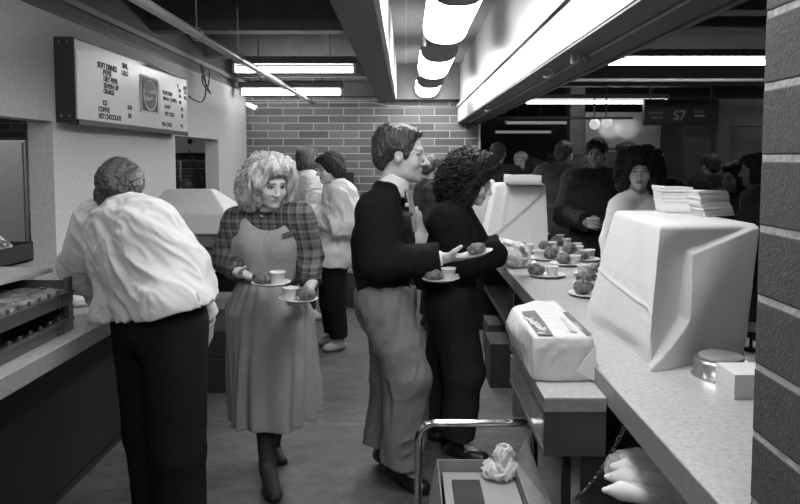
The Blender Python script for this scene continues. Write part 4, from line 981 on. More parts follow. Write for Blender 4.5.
hc_ = [((0, -0.045, 0.050), (0.130, 0.120, 0.105)), ((0.070, -0.055, -0.060), (0.070, 0.095, 0.120)), ((-0.070, -0.055, -0.060), (0.070, 0.095, 0.120)), ((0, -0.115, -0.050), (0.110, 0.060, 0.120)),
       ((0, 0.045, 0.100), (0.085, 0.055, 0.045)), ((0.055, -0.05, -0.155), (0.055, 0.055, 0.06))]
hr = hair(J, P4, hc_, m_hairb, amp=0.036, freq=30, fine=0.020, stretch=1.0, seed=21, fr=(0.085, 0.074, 0.100), fc=(0, 0.104, -0.028), h=0.005)
strands(J, hr, m_hairb, 1300, (0, -0.045, -0.015), (0.148, 0.145, 0.155), 0.05, r=0.0030, curl=0.014, down=0.3, seed=4, cond=lambda v: not (v[1] > 0.1 and v[2] < 0.65))
# ================================================================== 5. woman in the white jacket, at the back
J = dict(hc=W(329, 169, 6.0), hf=A_([-0.88, -0.45, -0.18]), nk=W(336, 186, 6.02), sL=W(341, 196, 5.88), sR=W(337, 196, 6.18),
         eL=W(350, 224, 5.86), wL=W(327, 229, 5.78), eR=W(334, 224, 6.24), wR=W(317, 228, 6.02), hL=W(333, 257, 5.90), hR=W(331, 257, 6.08),
         kL=W(335, 302, 5.90), kR=W(330, 302, 6.08), aL=XZ(338, 5.90, 0.09), aR=XZ(332, 6.10, 0.09), tL=XZ(324, 5.84, 0.035), tR=XZ(318, 6.05, 0.035),
         dL=A_([-0.9, 0.1, 0.15]), dR=A_([-0.8, -0.4, 0.1]), nL=A_([0, 0.6, 0.8]), nR=A_([0, -0.3, 0.9]), hs=1.03)
P5 = person('woman in a loose white jacket and black trousers hugging plastic bags by the brick wall', J)
body(J, P5, 0.45, h=0.006)
top_garment('jacket', J, P5, m_wcoat, g=0.045, hem=-0.12, sleeve=0.88, amp=0.034, freq=14, sg=0.018, h=0.008, seed=31, direction=(0.3, 0, -1), stretch=2, wid=1.15)
ring_collar('collar', P5, J['nk'] - (0, 0, 0.01), J['nk'] + A_([-0.01, 0, 0.035]), 0.058, 0.062, 0.008, m_wcoat)
trousers(J, P5, m_blk, g=0.030, h=0.008); shoes(J, P5, m_sneak, h=0.008)
hair(J, P5, [((0, -0.025, 0.045), (0.095, 0.108, 0.090)), ((0, -0.075, -0.030), (0.085, 0.05, 0.075)), ((0, 0.045, 0.085), (0.066, 0.055, 0.032)), ((0.07, -0.045, -0.01), (0.03, 0.05, 0.06)), ((-0.07, -0.045, -0.01), (0.03, 0.05, 0.06))], m_hairb, amp=0.018, seed=7, h=0.006, fr=(0.070, 0.085, 0.098), fc=(0, 0.098, -0.026), fine=0.012)
# ================================================================== standing people
def dress_up(label, J, top, bot, hairm, prims=None, skin=0.45, h=0.008, group=None, kind='jacket', hem=-0.12, g=0.035, extra=None, sh=None, hd=None, amp=0.018, hamp=0.016, lips=0.6):
    p = person(label, J, group); body(J, p, skin, h=h, lips=lips)
    top_garment(kind, J, p, top, g=g, hem=hem, sleeve=0.92, amp=amp, freq=10, sg=0.008, h=h, seed=hash_(label), extra=extra)
    trousers(J, p, bot, g=0.026, h=h); shoes(J, p, sh or m_shoe, h=h)
    hair(J, p, prims or SHORT, hairm, amp=hamp, seed=hash_(label), h=h * 0.85)
    return p
def hash_(s): return float(sum(ord(c) * (i + 1) for i, c in enumerate(s)) % 97)
SHORT = [((0, -0.025, 0.048), (0.086, 0.102, 0.084)), ((0, -0.070, -0.010), (0.074, 0.044, 0.070)), ((0, 0.050, 0.088), (0.060, 0.050, 0.034))]
BOB = SHORT + [((0.065, -0.03, -0.03), (0.036, 0.07, 0.085)), ((-0.065, -0.03, -0.03), (0.036, 0.07, 0.085)), ((0, -0.08, -0.05), (0.075, 0.04, 0.08))]
CURL = [((0, -0.035, 0.050), (0.125, 0.115, 0.100)), ((0.085, -0.02, -0.045), (0.055, 0.075, 0.100)), ((-0.085, -0.02, -0.045), (0.055, 0.075, 0.100)), ((0, -0.10, -0.05), (0.11, 0.06, 0.11)), ((0, 0.060, 0.098), (0.075, 0.050, 0.040))]
s = 7.1 / 700
J = stand(W(305, 158, 7.1)[0], 7.1, 1.74, 60, head=35, arms=((-0.16, 0.34, 1.12), (0.22, 0.25, 1.08)))
dress_up('person in a white shirt seen from behind at the back left, brown bobbed hair', J, m_wcoat, m_dgt, m_hairm, BOB, sh=m_sneak)
J = stand(W(431, 158, 6.7)[0], 6.7, 1.64, 75, head=65, headtilt=-0.35)
p7 = dress_up('person in a dark jacket and long white apron standing behind the two servers', J, m_navy, m_dgt, m_hairm, SHORT)
S = SDF(*bounds([J['hL'], J['hR'], J['kL'], J['kR'], J['sL']], 0.3), 0.008); torso(S, J, 0.052, hi=0.6); S.cone((J['hL'] + J['hR']) / 2 - (0, 0, 0.05), (J['kL'] + J['kR']) / 2, 0.19, 0.20, k=0.05)
S.plane((0, 0, 0.55), (0, 0, -1)); S.displace(wrinkle(0.016, 9, (0, 0, 1))); S.build('apron', m_wcoat, p7)
# customers beyond the counter
CG = 'customers across the counter'
J = stand(W(638, 158, 4.85)[0], 4.85, 1.66, 175, head=197, headtilt=-0.12); J['hs'] = 1.06
for s in 'LR': J['s' + s] = lerp(J['nk'], J['s' + s], 0.72) - (0, 0, 0.055); J['e' + s] = lerp(J['nk'] * (1, 1, 0) + (0, 0, J['e' + s][2]), J['e' + s], 0.8)
pc = dress_up('customer with bushy dark curls and a pale turtleneck facing the kitchen', J, m_wcoat, m_dgt, m_hairb, None, h=0.0055, kind='jumper', amp=0.010, skin=0.50, hamp=0.05, lips=0.35, group=CG) if False else None
pc = person('customer with bushy dark curls and a pale turtleneck facing the kitchen', J, CG); body(J, pc, 0.62, h=0.0045, lips=0.35, headk=dict(jaw=0.92))
top_garment('jumper', J, pc, mat('pale jumper', 0.62, 0.85), g=0.012, hem=-0.1, sleeve=0.92, amp=0.008, h=0.007, wid=0.9, dep=0.9, neck_cut=0)
ring_collar('turtleneck', pc, J['nk'] + A_([0, 0, -0.02]), J['nk'] + A_([0, -0.015, 0.055]), 0.054, 0.056, 0.014, mat('banded knit', 0.30, 0.9, vary=0.35, vscale=50, stretch=(0.2, 0.2, 3)))
trousers(J, pc, m_dgt, h=0.009); shoes(J, pc, m_shoe, h=0.009)
hr = hair(J, pc, CURL, m_hairb, amp=0.040, freq=28, fine=0.02, stretch=1.2, seed=44, fr=(0.064, 0.075, 0.092), fc=(0, 0.095, -0.040), h=0.005)
strands(J, hr, m_hairb, 500, (0, -0.03, 0.0), (0.150, 0.14, 0.155), 0.05, r=0.003, curl=0.014, down=0.4, seed=9, cond=lambda v: not (v[1] > 0.2 and v[2] < 0.6 and abs(v[0]) < 0.8))
J = stand(W(596, 158, 5.9)[0], 5.9, 1.79, 188, head=205, arms=((-0.22, 0.25, 0.92), (0.10, 0.30, 1.10)))
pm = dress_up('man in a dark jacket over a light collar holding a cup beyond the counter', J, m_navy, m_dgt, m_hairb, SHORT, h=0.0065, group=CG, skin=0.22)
CUPMAN = J
ring_collar('shirt_collar', pm, J['nk'] - (0, 0, 0.02), J['nk'] + (0, -0.02, 0.035), 0.062, 0.060, 0.008, m_pale, h=0.006)
def hood(S): S.cone(S_J['nk'] - lat_ * 0.05 + (0, 0, 0), S_J['nk'] + lat_ * 0.05, 0.085, 0.085, k=0.04)
S_J = stand(W(564, 158, 7.2)[0], 7.2, 1.80, 25, head=40); lat_ = nrm(S_J['sR'] - S_J['sL'])
dress_up('customer in a hooded grey parka seen from behind, just right of the far draped box', S_J, m_coatg, m_dgt, m_hairm, SHORT, group=CG, extra=hood, g=0.065, hem=-0.35)
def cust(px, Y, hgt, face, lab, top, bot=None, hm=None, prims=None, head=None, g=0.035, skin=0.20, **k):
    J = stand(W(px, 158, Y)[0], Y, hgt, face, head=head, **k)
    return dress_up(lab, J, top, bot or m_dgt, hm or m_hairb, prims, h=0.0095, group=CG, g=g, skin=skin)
cust(498, 8.15, 1.80, 20, 'customer as a dark silhouette at the far end of the counter beside the brick wall', m_blk)
cust(533, 8.6, 1.62, 60, 'customer in a black coat directly behind the far draped box', m_blk, hm=m_hairb)
cust(521, 9.4, 1.70, 200, 'white haired customer far beyond the draped box', m_navy, hm=m_hairw, skin=0.5)
cust(582, 8.2, 1.66, 300, 'customer in a light grey coat between the parka and the man with a cup', m_grayc, hm=m_hairm)
cust(628, 6.9, 1.78, 340, 'tall dark haired customer behind the woman with bushy curls', m_navy)
cust(655, 6.2, 1.68, 30, 'customer in dark clothes just right of the woman with bushy curls', m_blk, prims=BOB)
cust(712, 7.6, 1.66, 350, 'customer in black seen from behind above the napkin stacks', m_blk, head=350)
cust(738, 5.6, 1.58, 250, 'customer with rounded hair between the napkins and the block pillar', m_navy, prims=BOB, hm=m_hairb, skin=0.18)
cust(761, 5.0, 1.66, 300, 'customer in a grey coat partly hidden by the block pillar', m_coatg, prims=BOB, hm=m_hairb)
cust(551, 10.0, 1.66, 100, 'customer in the crowd far behind the parka, head just showing', m_navy)
# ------------------------------------------------------------------ draped machines
def smoothst(x, a, b): t = np.clip((x - a) / (b - a), 0, 1); return t * t * (3 - 2 * t)
def draped(keys_t, keys_b, ztop, zbot, disp, n=56, m=46, rnd=0.018, dome=0.0):
    """cloth hanging from an outline at ztop to a wider outline at zbot; disp(side, s, v) pushes it outwards"""
    b = MB(); K = len(keys_t); rows = []
    def pt(keys, i, s): return lerp(keys[i], keys[(i + 1) % K], s)
    cen = np.mean(np.array(keys_t), 0)
    per = [(i, s / n) for i in range(K) for s in range(n)]
    for j in range(m + 1):
        v = j / m; row = []
        for i, s in per:
            t = pt(keys_t, i, s); q = pt(keys_b, i, s); a, c = np.array(keys_t[i]), np.array(keys_t[(i + 1) % K]); d = nrm(c - a); o = np.array([d[1], -d[0]])
            p = t * (1 - v) + q * v
            inn = rnd * (1 - min(1, (v * (ztop - zbot)) / rnd)) ** 2 if v * (ztop - zbot) < rnd else 0
            w = min(1.0, min(s, 1 - s) * 14) if j < 3 else 1
            p = p - nrm(p - cen) * inn + o * disp(i, s, v)
            row.append(b.bm.verts.new((p[0], p[1], ztop + (zbot - ztop) * v)))
        rows.append(row)
    N = len(per)
    for j in range(m):
        for k in range(N):
            f = b.bm.faces.new((rows[j][k], rows[j][(k + 1) % N], rows[j + 1][(k + 1) % N], rows[j + 1][k])); f.smooth = True
    prev = rows[0]
    for q in (0.75, 0.5, 0.25):
        row = [b.bm.verts.new((cen[0] + (v.co.x - cen[0]) * q, cen[1] + (v.co.y - cen[1]) * q, ztop + 0.004 + dome * (1 - q * q))) for v in rows[0]]
        for k in range(N): f = b.bm.faces.new((row[k], row[(k + 1) % N], prev[(k + 1) % N], prev[k])); f.smooth = True
        prev = row
    c = b.bm.verts.new((cen[0], cen[1], ztop + 0.004 + dome))
    for k in range(N): b.bm.faces.new((c, prev[(k + 1) % N], prev[k]))
    return b
g2 = lambda px, py: G(px, py, ZR)[:2]
w2 = lambda px, Y: W(px, 158, Y)[:2]
ZT = 1.425
kt = [w2(662, 2.27), w2(761, 2.27), w2(761, 2.27) + (0.01, 0.60), w2(616, 2.88)]
kb = [g2(647, 369), g2(743, 356) + A_([0.0, 0.0]), A_([1.185, 2.96]), g2(588, 322)]
def disp(i, s, v):
    nz = float(folds(np.array([[i * 3 + s * 2, v * 2.2, 0.3]]), 1.6)[0]) - 0.5
    d = 0.010 * nz * v
    if i == 0:
        vl = 0.20 * (1 - (s - 0.33) / 0.67) if s > 0.33 else 9
        se = 0.33 if v < 0.66 else 0.33 - 0.36 * ((v - 0.66) / 0.34) ** 1.2
        line = min((v - vl) if s > 0.33 else -1 + 0, 1) if s > 0.33 else -1
        inside = smoothst(s - se, -0.006, 0.012) * (smoothst(v - (0.20 * (1 - (s - 0.33) / 0.67)), -0.008, 0.012) if s >= se else 0)
        base = -0.045 * math.sin(min(s / 0.36, 1) * math.pi * 0.5) * smoothst(v, 0.0, 0.25) * (1 - 0.6 * smoothst(v, 0.75, 1.0))
        fl = 0.012 + 0.010 * math.sin((s * 1.3 + v * 0.9) * 7.0) * (1 - s) + 0.018 * (1 - s) * smoothst(v, 0.1, 0.5)
        d += base * (1 - inside) + fl * inside - 0.02 * inside * smoothst(v, 0.85, 1.0) * s
    if i == 3:
        d += 0.006 * math.exp(-((v - 0.52 - 0.12 * s) / 0.012) ** 2) + 0.015 * math.sin(s * 5.0 + 1.0) * v - 0.02 * smoothst(v, 0.85, 1) * s * (1 - s) * 4
        d += -0.022 * math.exp(-((s - 0.35 * v - 0.62) / 0.10) ** 2) * v
    return d
tag(draped(kt, kb, ZT, ZR + 0.001, disp, 110, 90).build('draped_machine', m_cloth), 'large box shaped machine under a white cloth on the serving counter nearest the block pillar', 'covered machine')
ZT2 = W(520, 184, 5.65)[2]
kt = [w2(497, 5.6), w2(546, 5.6), w2(546, 5.6) + (0.02, 0.42), w2(497, 5.6) + (0.02, 0.42)]
kb = [g2(484, 247) , g2(548, 247), g2(548, 247) + (0.02, 0.55), g2(484, 247) + (0.03, 0.55)]
def disp2(i, s, v):
    d = 0.012 * (float(folds(np.array([[i * 3 + s * 2, v * 2.0, 5.3]]), 1.7)[0]) - 0.5) * v
    if i == 0:
        e = v - (0.95 - 0.85 * s); d += 0.028 * smoothst(-e, -0.02, 0.03) * (1 - 0.3 * v) - 0.01
        d += 0.014 * math.exp(-((s - 0.22) / 0.05) ** 2) * (1 - v)
    return d
tag(draped(kt, kb, ZT2, ZR + 0.001, disp2, 40, 36).build('draped_machine', m_cloth), 'smaller machine under a white cloth at the far end of the serving counter', 'covered machine')
kt = [w2(474, 6.75), w2(494, 6.75), w2(494, 6.75) + (0.0, 0.3), w2(474, 6.75) + (0.0, 0.3)]
kb = [w2(469, 6.70), w2(500, 6.70), w2(500, 6.7) + (0, 0.4), w2(469, 6.7) + (0.0, 0.4)]
tag(draped(kt, kb, 1.43, ZR + 0.001, lambda i, s, v: 0.02 * (float(folds(np.array([[i * 3 + s * 2, v, 8.3]]), 2.0)[0]) - 0.5), 24, 24).build('draped_machine', m_cloth), 'narrow cloth covered shape glimpsed between the dark curls and the far draped machine', 'covered machine')
# covered warmer on the back counter
wm = empty('food_warmer', (-1.46, 5.15, ZL), 'dark food warmer under a pale sloping cover on the back counter', 'food warmer')
boxobj('warmer_base', (-1.84, 4.98, ZL), (-1.335, 5.45, 1.098), m_grey, 0.006, wm)
boxobj('warmer_shelf', (-1.86, 4.93, ZL + 0.07), (-1.335, 4.979, ZL + 0.09), m_black, 0.002, wm)
xa, xb, xc, xd = W(146, 214, 4.92)[0], W(226, 212, 4.92)[0], W(160, 194, 5.1)[0], W(212, 191, 5.3)[0]
b = MB(); Yf = 4.92
F = [(xa, Yf, 1.245), (xb, Yf, 1.25), (xb + 0.0, 5.5, 1.25), (xa - 0.02, 5.5, 1.25)]; Tp = [(xa + 0.02, 5.24, 1.405), (W(211, 190, 5.24)[0], 5.24, 1.405), (W(211, 190, 5.24)[0], 5.36, 1.405), (xa + 0.02, 5.36, 1.405)]
Bt = [(xa + 0.015, Yf + 0.01, 1.10), (xb - 0.02, Yf + 0.01, 1.10), (xb - 0.02, 5.48, 1.10), (xa, 5.48, 1.10)]
vs = [[b.bm.verts.new(p) for p in L_] for L_ in (Bt, F, Tp)]
for A1, B1 in zip(vs, vs[1:]):
    for k in range(4): b.bm.faces.new((A1[k], A1[(k + 1) % 4], B1[(k + 1) % 4], B1[k]))
b.bm.faces.new(vs[0][::-1]); b.bm.faces.new(vs[2]); bmesh.ops.bevel(b.bm, geom=list(b.bm.edges), offset=0.008, segments=3, affect='EDGES')
b.build('cover', mat('pale plastic cover', 0.50, 0.5, bump=0.15, bscale=12), wm)
# ------------------------------------------------------------------ paper stacks with visible sheets
def stack(name, corners, z0, hgt, lab, m, layers=12, shear=(0, 0), jit=0.003, seed=1, top_curl=0.0, group=None):
    rn = np.random.RandomState(seed); b = MB(); c = np.array(corners, float); cen = c.mean(0); R = []
    for k in range(layers):
        o = rn.uniform(-jit, jit, 2)
        for q, f in ((0.0, 0.994), (0.3, 1.0), (0.7, 1.0), (0.999, 0.994)):
            z = z0 + hgt * (k + q) / layers; t = (k + q) / layers
            P = [((cen + (p - cen) * f) + o + np.array(shear) * t) for p in c]
            # 6 points a side so that edges can wave
            row = []
            for i in range(4):
                for s in range(6):
                    p = lerp(P[i], P[(i + 1) % 4], s / 6); zz = z + top_curl * t * t * math.sin((i + s / 6) * 2.2 + 0.5)
                    row.append(b.bm.verts.new((p[0], p[1], zz)))
            R.append(row)
    n = len(R[0])
    for A1, B1 in zip(R, R[1:]):
        for k in range(n): b.bm.faces.new((A1[k], A1[(k + 1) % n], B1[(k + 1) % n], B1[k]))
    b.bm.faces.new(R[0][::-1]); b.bm.faces.new(R[-1])
    return tag(b.build(name, m), lab, 'napkins', group)
ztn = ZT + 0.0045
def gz(px, py, z): return G(px, py, z)[:2]
stack('napkin_stack', [gz(665, 213, ztn), gz(698, 214, ztn), gz(698, 214, ztn) + (0.02, 0.15), gz(665, 213, ztn) + (0.02, 0.15)], ztn, 0.098, 'tall leaning napkin stack behind the front one on the large draped machine', m_paper, 16, (-0.02, 0.0), top_curl=0.006)
stack('napkin_stack', [gz(705, 217, ztn), gz(734, 215.5, ztn), gz(734, 215.5, ztn) + (0.01, 0.15), gz(705, 217, ztn) + (0.01, 0.15)], ztn, 0.090, 'front right leaning napkin stack with a shaded face on the large draped machine', m_paper, 18, (-0.026, 0.0), seed=4, top_curl=0.004)
zt2 = ZT2 + 0.0045
stack('napkin_stack', [gz(509, 184.5, zt2), gz(543, 184.5, zt2), gz(543, 184.5, zt2) + (0.0, 0.2), gz(509, 184.5, zt2) + (0.0, 0.2)], zt2, 0.066, 'loose white napkin stack on the far draped machine', m_paper, 5, (-0.01, 0), jit=0.012, top_curl=0.012)
a = G(734, 400, ZR)[:2]
stack('napkin_stack', [a, a + (0.19, 0), a + (0.19, 0.12), a + (0, 0.12)], ZR, 0.072, 'small napkin stack on the counter against the block pillar, beside the steel pot', m_paper, 8, seed=8, jit=0.001)
# steel pot turned over, thin stand
c = W(727, 158, 2.15); pot = empty('steel_pot', (c[0], 2.15, ZR), 'shallow upturned stainless steel pot on the serving counter', 'pot')
m_brush = mat('brushed steel', 0.62, 0.28, metal=1.0, vary=0.08, vscale=30, stretch=(1, 1, 6))
b = MB(); b.lathe([(0.084, 0.0), (0.086, 0.004), (0.080, 0.007), (0.080, 0.046), (0.077, 0.054), (0.070, 0.056), (0.0, 0.056)], (c[0], 2.15, ZR), 48); b.build('pot_body', m_brush, pot)
b = MB(); b.lathe([(0.066, 0.0), (0.067, 0.006), (0.063, 0.011), (0.0, 0.012)], (c[0], 2.15, ZR + 0.0565), 48); b.build('pot_base', mat('dull aluminium', 0.20, 0.45, vary=0.06), pot)
c = W(757, 158, 2.45); st = empty('small_stand', (c[0], 2.45, ZR), 'small round white tray on a thin dark post, half hidden by the pillar', 'stand')
b = MB(); b.lathe([(0, 0.0), (0.035, 0.0), (0.035, 0.004), (0.006, 0.008), (0.005, 0.066), (0.02, 0.072), (0, 0.073)], (c[0], 2.45, ZR), 24); b.build('post', m_black, st)
b = MB(); b.lathe([(0, 0.0), (0.045, 0.0), (0.056, 0.012), (0.054, 0.014), (0.042, 0.004), (0, 0.004)], (c[0], 2.45, ZR + 0.0735), 32); b.build('tray', m_foam, st)
# ------------------------------------------------------------------ plates, cups, rolls
def plate_mesh(R=0.106):
    b = MB(); b.lathe([(0, 0), (R * 0.62, 0), (R * 0.70, 0.002), (R * 0.97, 0.0135), (R, 0.0135), (R * 0.99, 0.0165), (R * 0.93, 0.0155), (R * 0.70, 0.0055), (R * 0.60, 0.0045), (0, 0.0045)], (0, 0, 0), 40)
    bmesh.ops.recalc_face_normals(b.bm, faces=b.bm.faces); me = bpy.data.meshes.new('plate'); b.bm.to_mesh(me); b.bm.free(); me.materials.append(m_foam); return me
def cup_mesh(r=0.036, h=0.056, fill=True):
    b = MB(); pr = [(0, 0), (r * 0.78, 0), (r * 0.80, 0.002), (r * 0.97, h - 0.006), (r * 1.04, h - 0.005), (r * 1.05, h), (r * 0.96, h + 0.001), (r * 0.94, h - 0.006)]
    pr += [(r * 0.93, h - 0.008), (0, h - 0.008)]
    b.lathe(pr, (0, 0, 0), 32); bmesh.ops.recalc_face_normals(b.bm, faces=b.bm.faces); me = bpy.data.meshes.new('cup'); b.bm.to_mesh(me); b.bm.free(); me.materials.append(m_foam); return me
m_roll = mat('browned crust', 0.105, 0.55, vary=0.55, vscale=45, bump=0.7, bscale=70, spec=0.4)
def roll_mesh(seed, r=(0.046, 0.040, 0.029)):
    S = SDF((-0.07, -0.07, -0.02), (0.07, 0.07, 0.09), 0.0035); rn = np.random.RandomState(seed)
    S.ell((0, 0, r[2]), r, None, 0.01)
    for k in range(11): v = rn.normal(size=3); v /= np.linalg.norm(v); v[2] = abs(v[2]); S.ell(v * np.array(r) * 0.72 + (0, 0, r[2]), (0.017, 0.017, 0.015), None, 0.006)
    S.displace(lambda P: 0.009 * (folds(P, 60, seed=seed) - 0.5)); S.plane((0, 0, 0.0005), (0, 0, -1))
    o = S.build('bread_roll', m_roll, None, loc=(0, 0, 0)); me = o.data; bpy.data.objects.remove(o); return me
PM, CM = plate_mesh(), cup_mesh(); PMs = plate_mesh(0.090); RM = [roll_mesh(s) for s in (1, 2, 3, 4)]
def inst(name, me, loc, lab, cat, group=None, rot=None, sc=None):
    o = bpy.data.objects.new(name, me); COL.objects.link(o); o.location = [float(v) for v in loc]
    if rot is not None: o.rotation_euler = rot
    if sc is not None: o.scale = (sc,) * 3
    return tag(o, lab, cat, group)
PG, CG2, RG = 'plates of food along the serving counter', 'cups along the serving counter', 'rolls along the serving counter'
# plate centre, roll offset, cup offset, cup?, where
spots = [((0.81, 3.99), (-0.058, 0.015), (0.030, 0.0), 'on the plate standing alone nearest the aisle', 'standing alone nearest the aisle edge'),
         ((0.91, 3.43), (-0.03, 0.02), (0.05, 0.03), 'on the plate nearest the viewer, tucked against the large draped machine', 'nearest the viewer, tucked against the large draped machine'),
         ((1, 3.7), (-0.035, 0.01), (0.055, 0.02), 'on the second plate from the viewer beside the large draped machine', 'second from the viewer beside the large draped machine'),
         ((1.08, 4.03), (0.03, 0.0), (-0.05, 0.01), 'on the third plate from the viewer beside the large draped machine', 'third from the viewer beside the large draped machine'),
         ((1.02, 4.42), (-0.010, 0.03), (0.055, 0.00), 'on the plate in the middle of the group behind the lone plate', 'in the middle of the group behind the lone plate'),
         ((0.93, 4.66), (0.045, 0.03), (-0.035, 0.01), 'on the plate just behind the lone plate', 'just behind the lone plate'),
         ((1.185, 4.62), (-0.03, -0.03), (0.02, 0.05), 'on the plate at the customer side, fourth from the viewer', 'at the customer side, fourth from the viewer'),
         ((0.735, 4.47), (-0.03, 0.05), (0.020, 0.01), 'on the plate half under the plastic bag', 'half under the plastic bag of rolls'),
         ((1.185, 4.9), (-0.03, 0.0), (0.035, 0.02), 'on the plate before the parka customer', 'in front of the parka customer'),
         ((1.07, 5.11), (-0.05, 0.0), (0.010, 0.03), 'on the plate in front of the far draped machine corner', 'by the right corner of the far draped machine'),
         ((0.85, 5.02), (-0.02, 0.03), (0.035, 0.0), 'on the plate under the far draped machine, above the plastic bag', 'under the far draped machine, above the plastic bag'),
         ((1.185, 5.33), (-0.03, 0.01), (0.05, 0.02), 'on the plate before the man with a cup', 'in front of the man with a cup'),
         ((1.185, 5.62), (-0.02, 0.0), (0.06, 0.01), 'on the farthest plate of all', 'farthest of all on the counter')]
for i, (p, ro, cu, w1, w2_) in enumerate(spots):
    q = (p[0], p[1], ZR)
    inst('plate', PM, (q[0], q[1], ZR + 0.0003), 'white foam plate ' + w2_, 'plate', PG, (0, 0, i * 0.7))
    inst('bread_roll', RM[i % 4], (q[0] + ro[0], q[1] + ro[1], ZR + 0.0055), 'dark bread roll ' + w1, 'bread roll', RG, (0, 0, i * 1.3), 1.0 + 0.08 * (i % 3))
    if abs(cu[0] - ro[0]) + abs(cu[1] - ro[1]) > 0.07: inst('cup', CM, (q[0] + cu[0], q[1] + cu[1], ZR + 0.0055), 'small white cup ' + w1, 'cup', CG2, None, 1.0)
for q, lab in (((1.258, 5.12), 'small white cup on the bare counter edge between the plates before the parka customer'), ((1.258, 4.76), 'small white cup on the bare counter edge, customer side, fourth plate from the viewer')):
    inst('cup', CM, (q[0], q[1], ZR), lab, 'cup', CG2)
# held plates
def held(c, rx, rz, items, labp, who, me=PMs):
    M = Matrix.Translation([float(v) for v in c]) @ Matrix.Rotation(rz, 4, 'Z') @ Matrix.Rotation(rx, 4, 'Y')
    o = inst('plate', me, (0, 0, 0), labp, 'plate'); o.matrix_world = M
    for kind, x, y, lab, k in items:
        me2 = CM if kind == 'cup' else RM[k]; q = inst(kind, me2, (0, 0, 0), lab, 'cup' if kind == 'cup' else 'bread roll', None)
        q.matrix_world = M @ Matrix.Translation((x, y, 0.0052)) @ Matrix.Scale(1.0 if kind == 'cup' else 0.92, 4)
held(W(271, 285, 3.17), 0.0, 0, [('bread_roll', -0.040, 0.0, 'bread roll on the upper plate of the woman in the pinafore', 0), ('cup', 0.030, 0.0, 'cup on the upper plate of the woman in the pinafore', 0)], 'white plate in the right hand of the woman in the pinafore, the upper one', 0)
held(W(298, 301, 3.12), 0.04, 0, [('bread_roll', 0.038, 0.0, 'bread roll on the lower plate of the woman in the pinafore', 1), ('cup', -0.036, 0.0, 'cup on the lower plate of the woman in the pinafore', 0)], 'white plate in the left hand of the woman in the pinafore, the lower one', 0)
held(W(475, 256, 3.30), -0.22, 0, [('bread_roll', 0.015, -0.01, 'bread roll on the raised plate of the man in the black sweater', 2)], 'tilted white plate held out by the man in the black sweater', 0)
held(W(441, 281, 3.30), -0.03, 0, [('bread_roll', -0.032, 0.0, 'bread roll on the lower plate of the man in the black sweater', 3), ('cup', 0.036, 0.0, 'cup on the lower plate of the man in the black sweater', 0)], 'white plate at the waist of the man in the black sweater, below his hand', 0)
J = CUPMAN; q = J['wR'] + nrm(J['dR']) * 0.09
inst('cup', CM, q + (0, 0, -0.02), 'white cup held by the man in the dark jacket beyond the counter', 'cup', None, None, 1.35)
# ------------------------------------------------------------------ plastic bags and crumpled things
m_film = mat('crinkled clear film', 0.70, 0.18, alpha=0.55, spec=0.9, bump=0.5, bscale=40)
m_film2 = mat('milky film', 0.60, 0.22, alpha=0.80, spec=0.9, bump=0.5, bscale=40)
def crumple(name, blobs, m, lab=None, cat=None, h=0.005, amp=0.022, freq=26, floor=None, seed=1, parent=None, k=0.02):
    P = [p for p, r in blobs]; lo, hi = bounds(P, max(max(r) if hasattr(r, '__len__') else r for p, r in blobs) + 0.04); S = SDF(lo, hi, h)
    for p, r in blobs: S.ell(p, r if hasattr(r, '__len__') else (r, r, r), None, k)
    S.displace(lambda Q: amp * (folds(Q, freq, None, 1, seed, 2.0) - 0.55))
    if floor is not None: S.plane((0, 0, floor), (0, 0, -1))
    o = S.build(name, m, parent)
    return tag(o, lab, cat) if lab else o
q = G(514, 268, ZR)
rb = empty('bag_of_rolls', (q[0], q[1], ZR), 'clear plastic bag of bread rolls on the counter under the gloved hands', 'plastic bag')
crumple('bag', [(q + (-0.02, 0.02, 0.05), (0.085, 0.07, 0.055)), (q + (0.05, 0.03, 0.05), (0.055, 0.06, 0.05)), (q + (0.0, 0.03, 0.095), (0.05, 0.04, 0.03))], m_film, floor=ZR + 0.001, amp=0.028, freq=34, h=0.004, parent=rb)
crumple('roll_filling', [(q + (-0.03, 0.02, 0.035), (0.05, 0.04, 0.032)), (q + (0.045, 0.03, 0.036), (0.04, 0.04, 0.032))], m_roll, floor=ZR + 0.002, amp=0.01, parent=rb)
crumple('plastic_bag', [(W(313, 196, 5.86), (0.080, 0.075, 0.12)), (W(311, 216, 5.84), (0.088, 0.08, 0.12)), (W(318, 208, 5.90), (0.07, 0.07, 0.13)), (W(308, 224, 5.84), (0.07, 0.07, 0.07))], m_film2, 'bulging plastic bags hugged by the woman in the white jacket', 'plastic bag', amp=0.03, freq=20, h=0.006)
crumple('paper_bundle', [(G(82, 304, ZL) + (0, 0, 0.025), (0.085, 0.10, 0.03)), (G(86, 300, ZL) + (0, 0.02, 0.04), (0.06, 0.07, 0.045))], m_paper, 'crumpled white paper under the hand of the person bending over', 'paper', floor=ZL + 0.001, amp=0.02, freq=18)
crumple('paper_bundle', [(W(30, 268, 3.30), (0.09, 0.09, 0.035))], m_paper, 'folded white paper beside the black bin at the left edge', 'paper', amp=0.015) if False else None
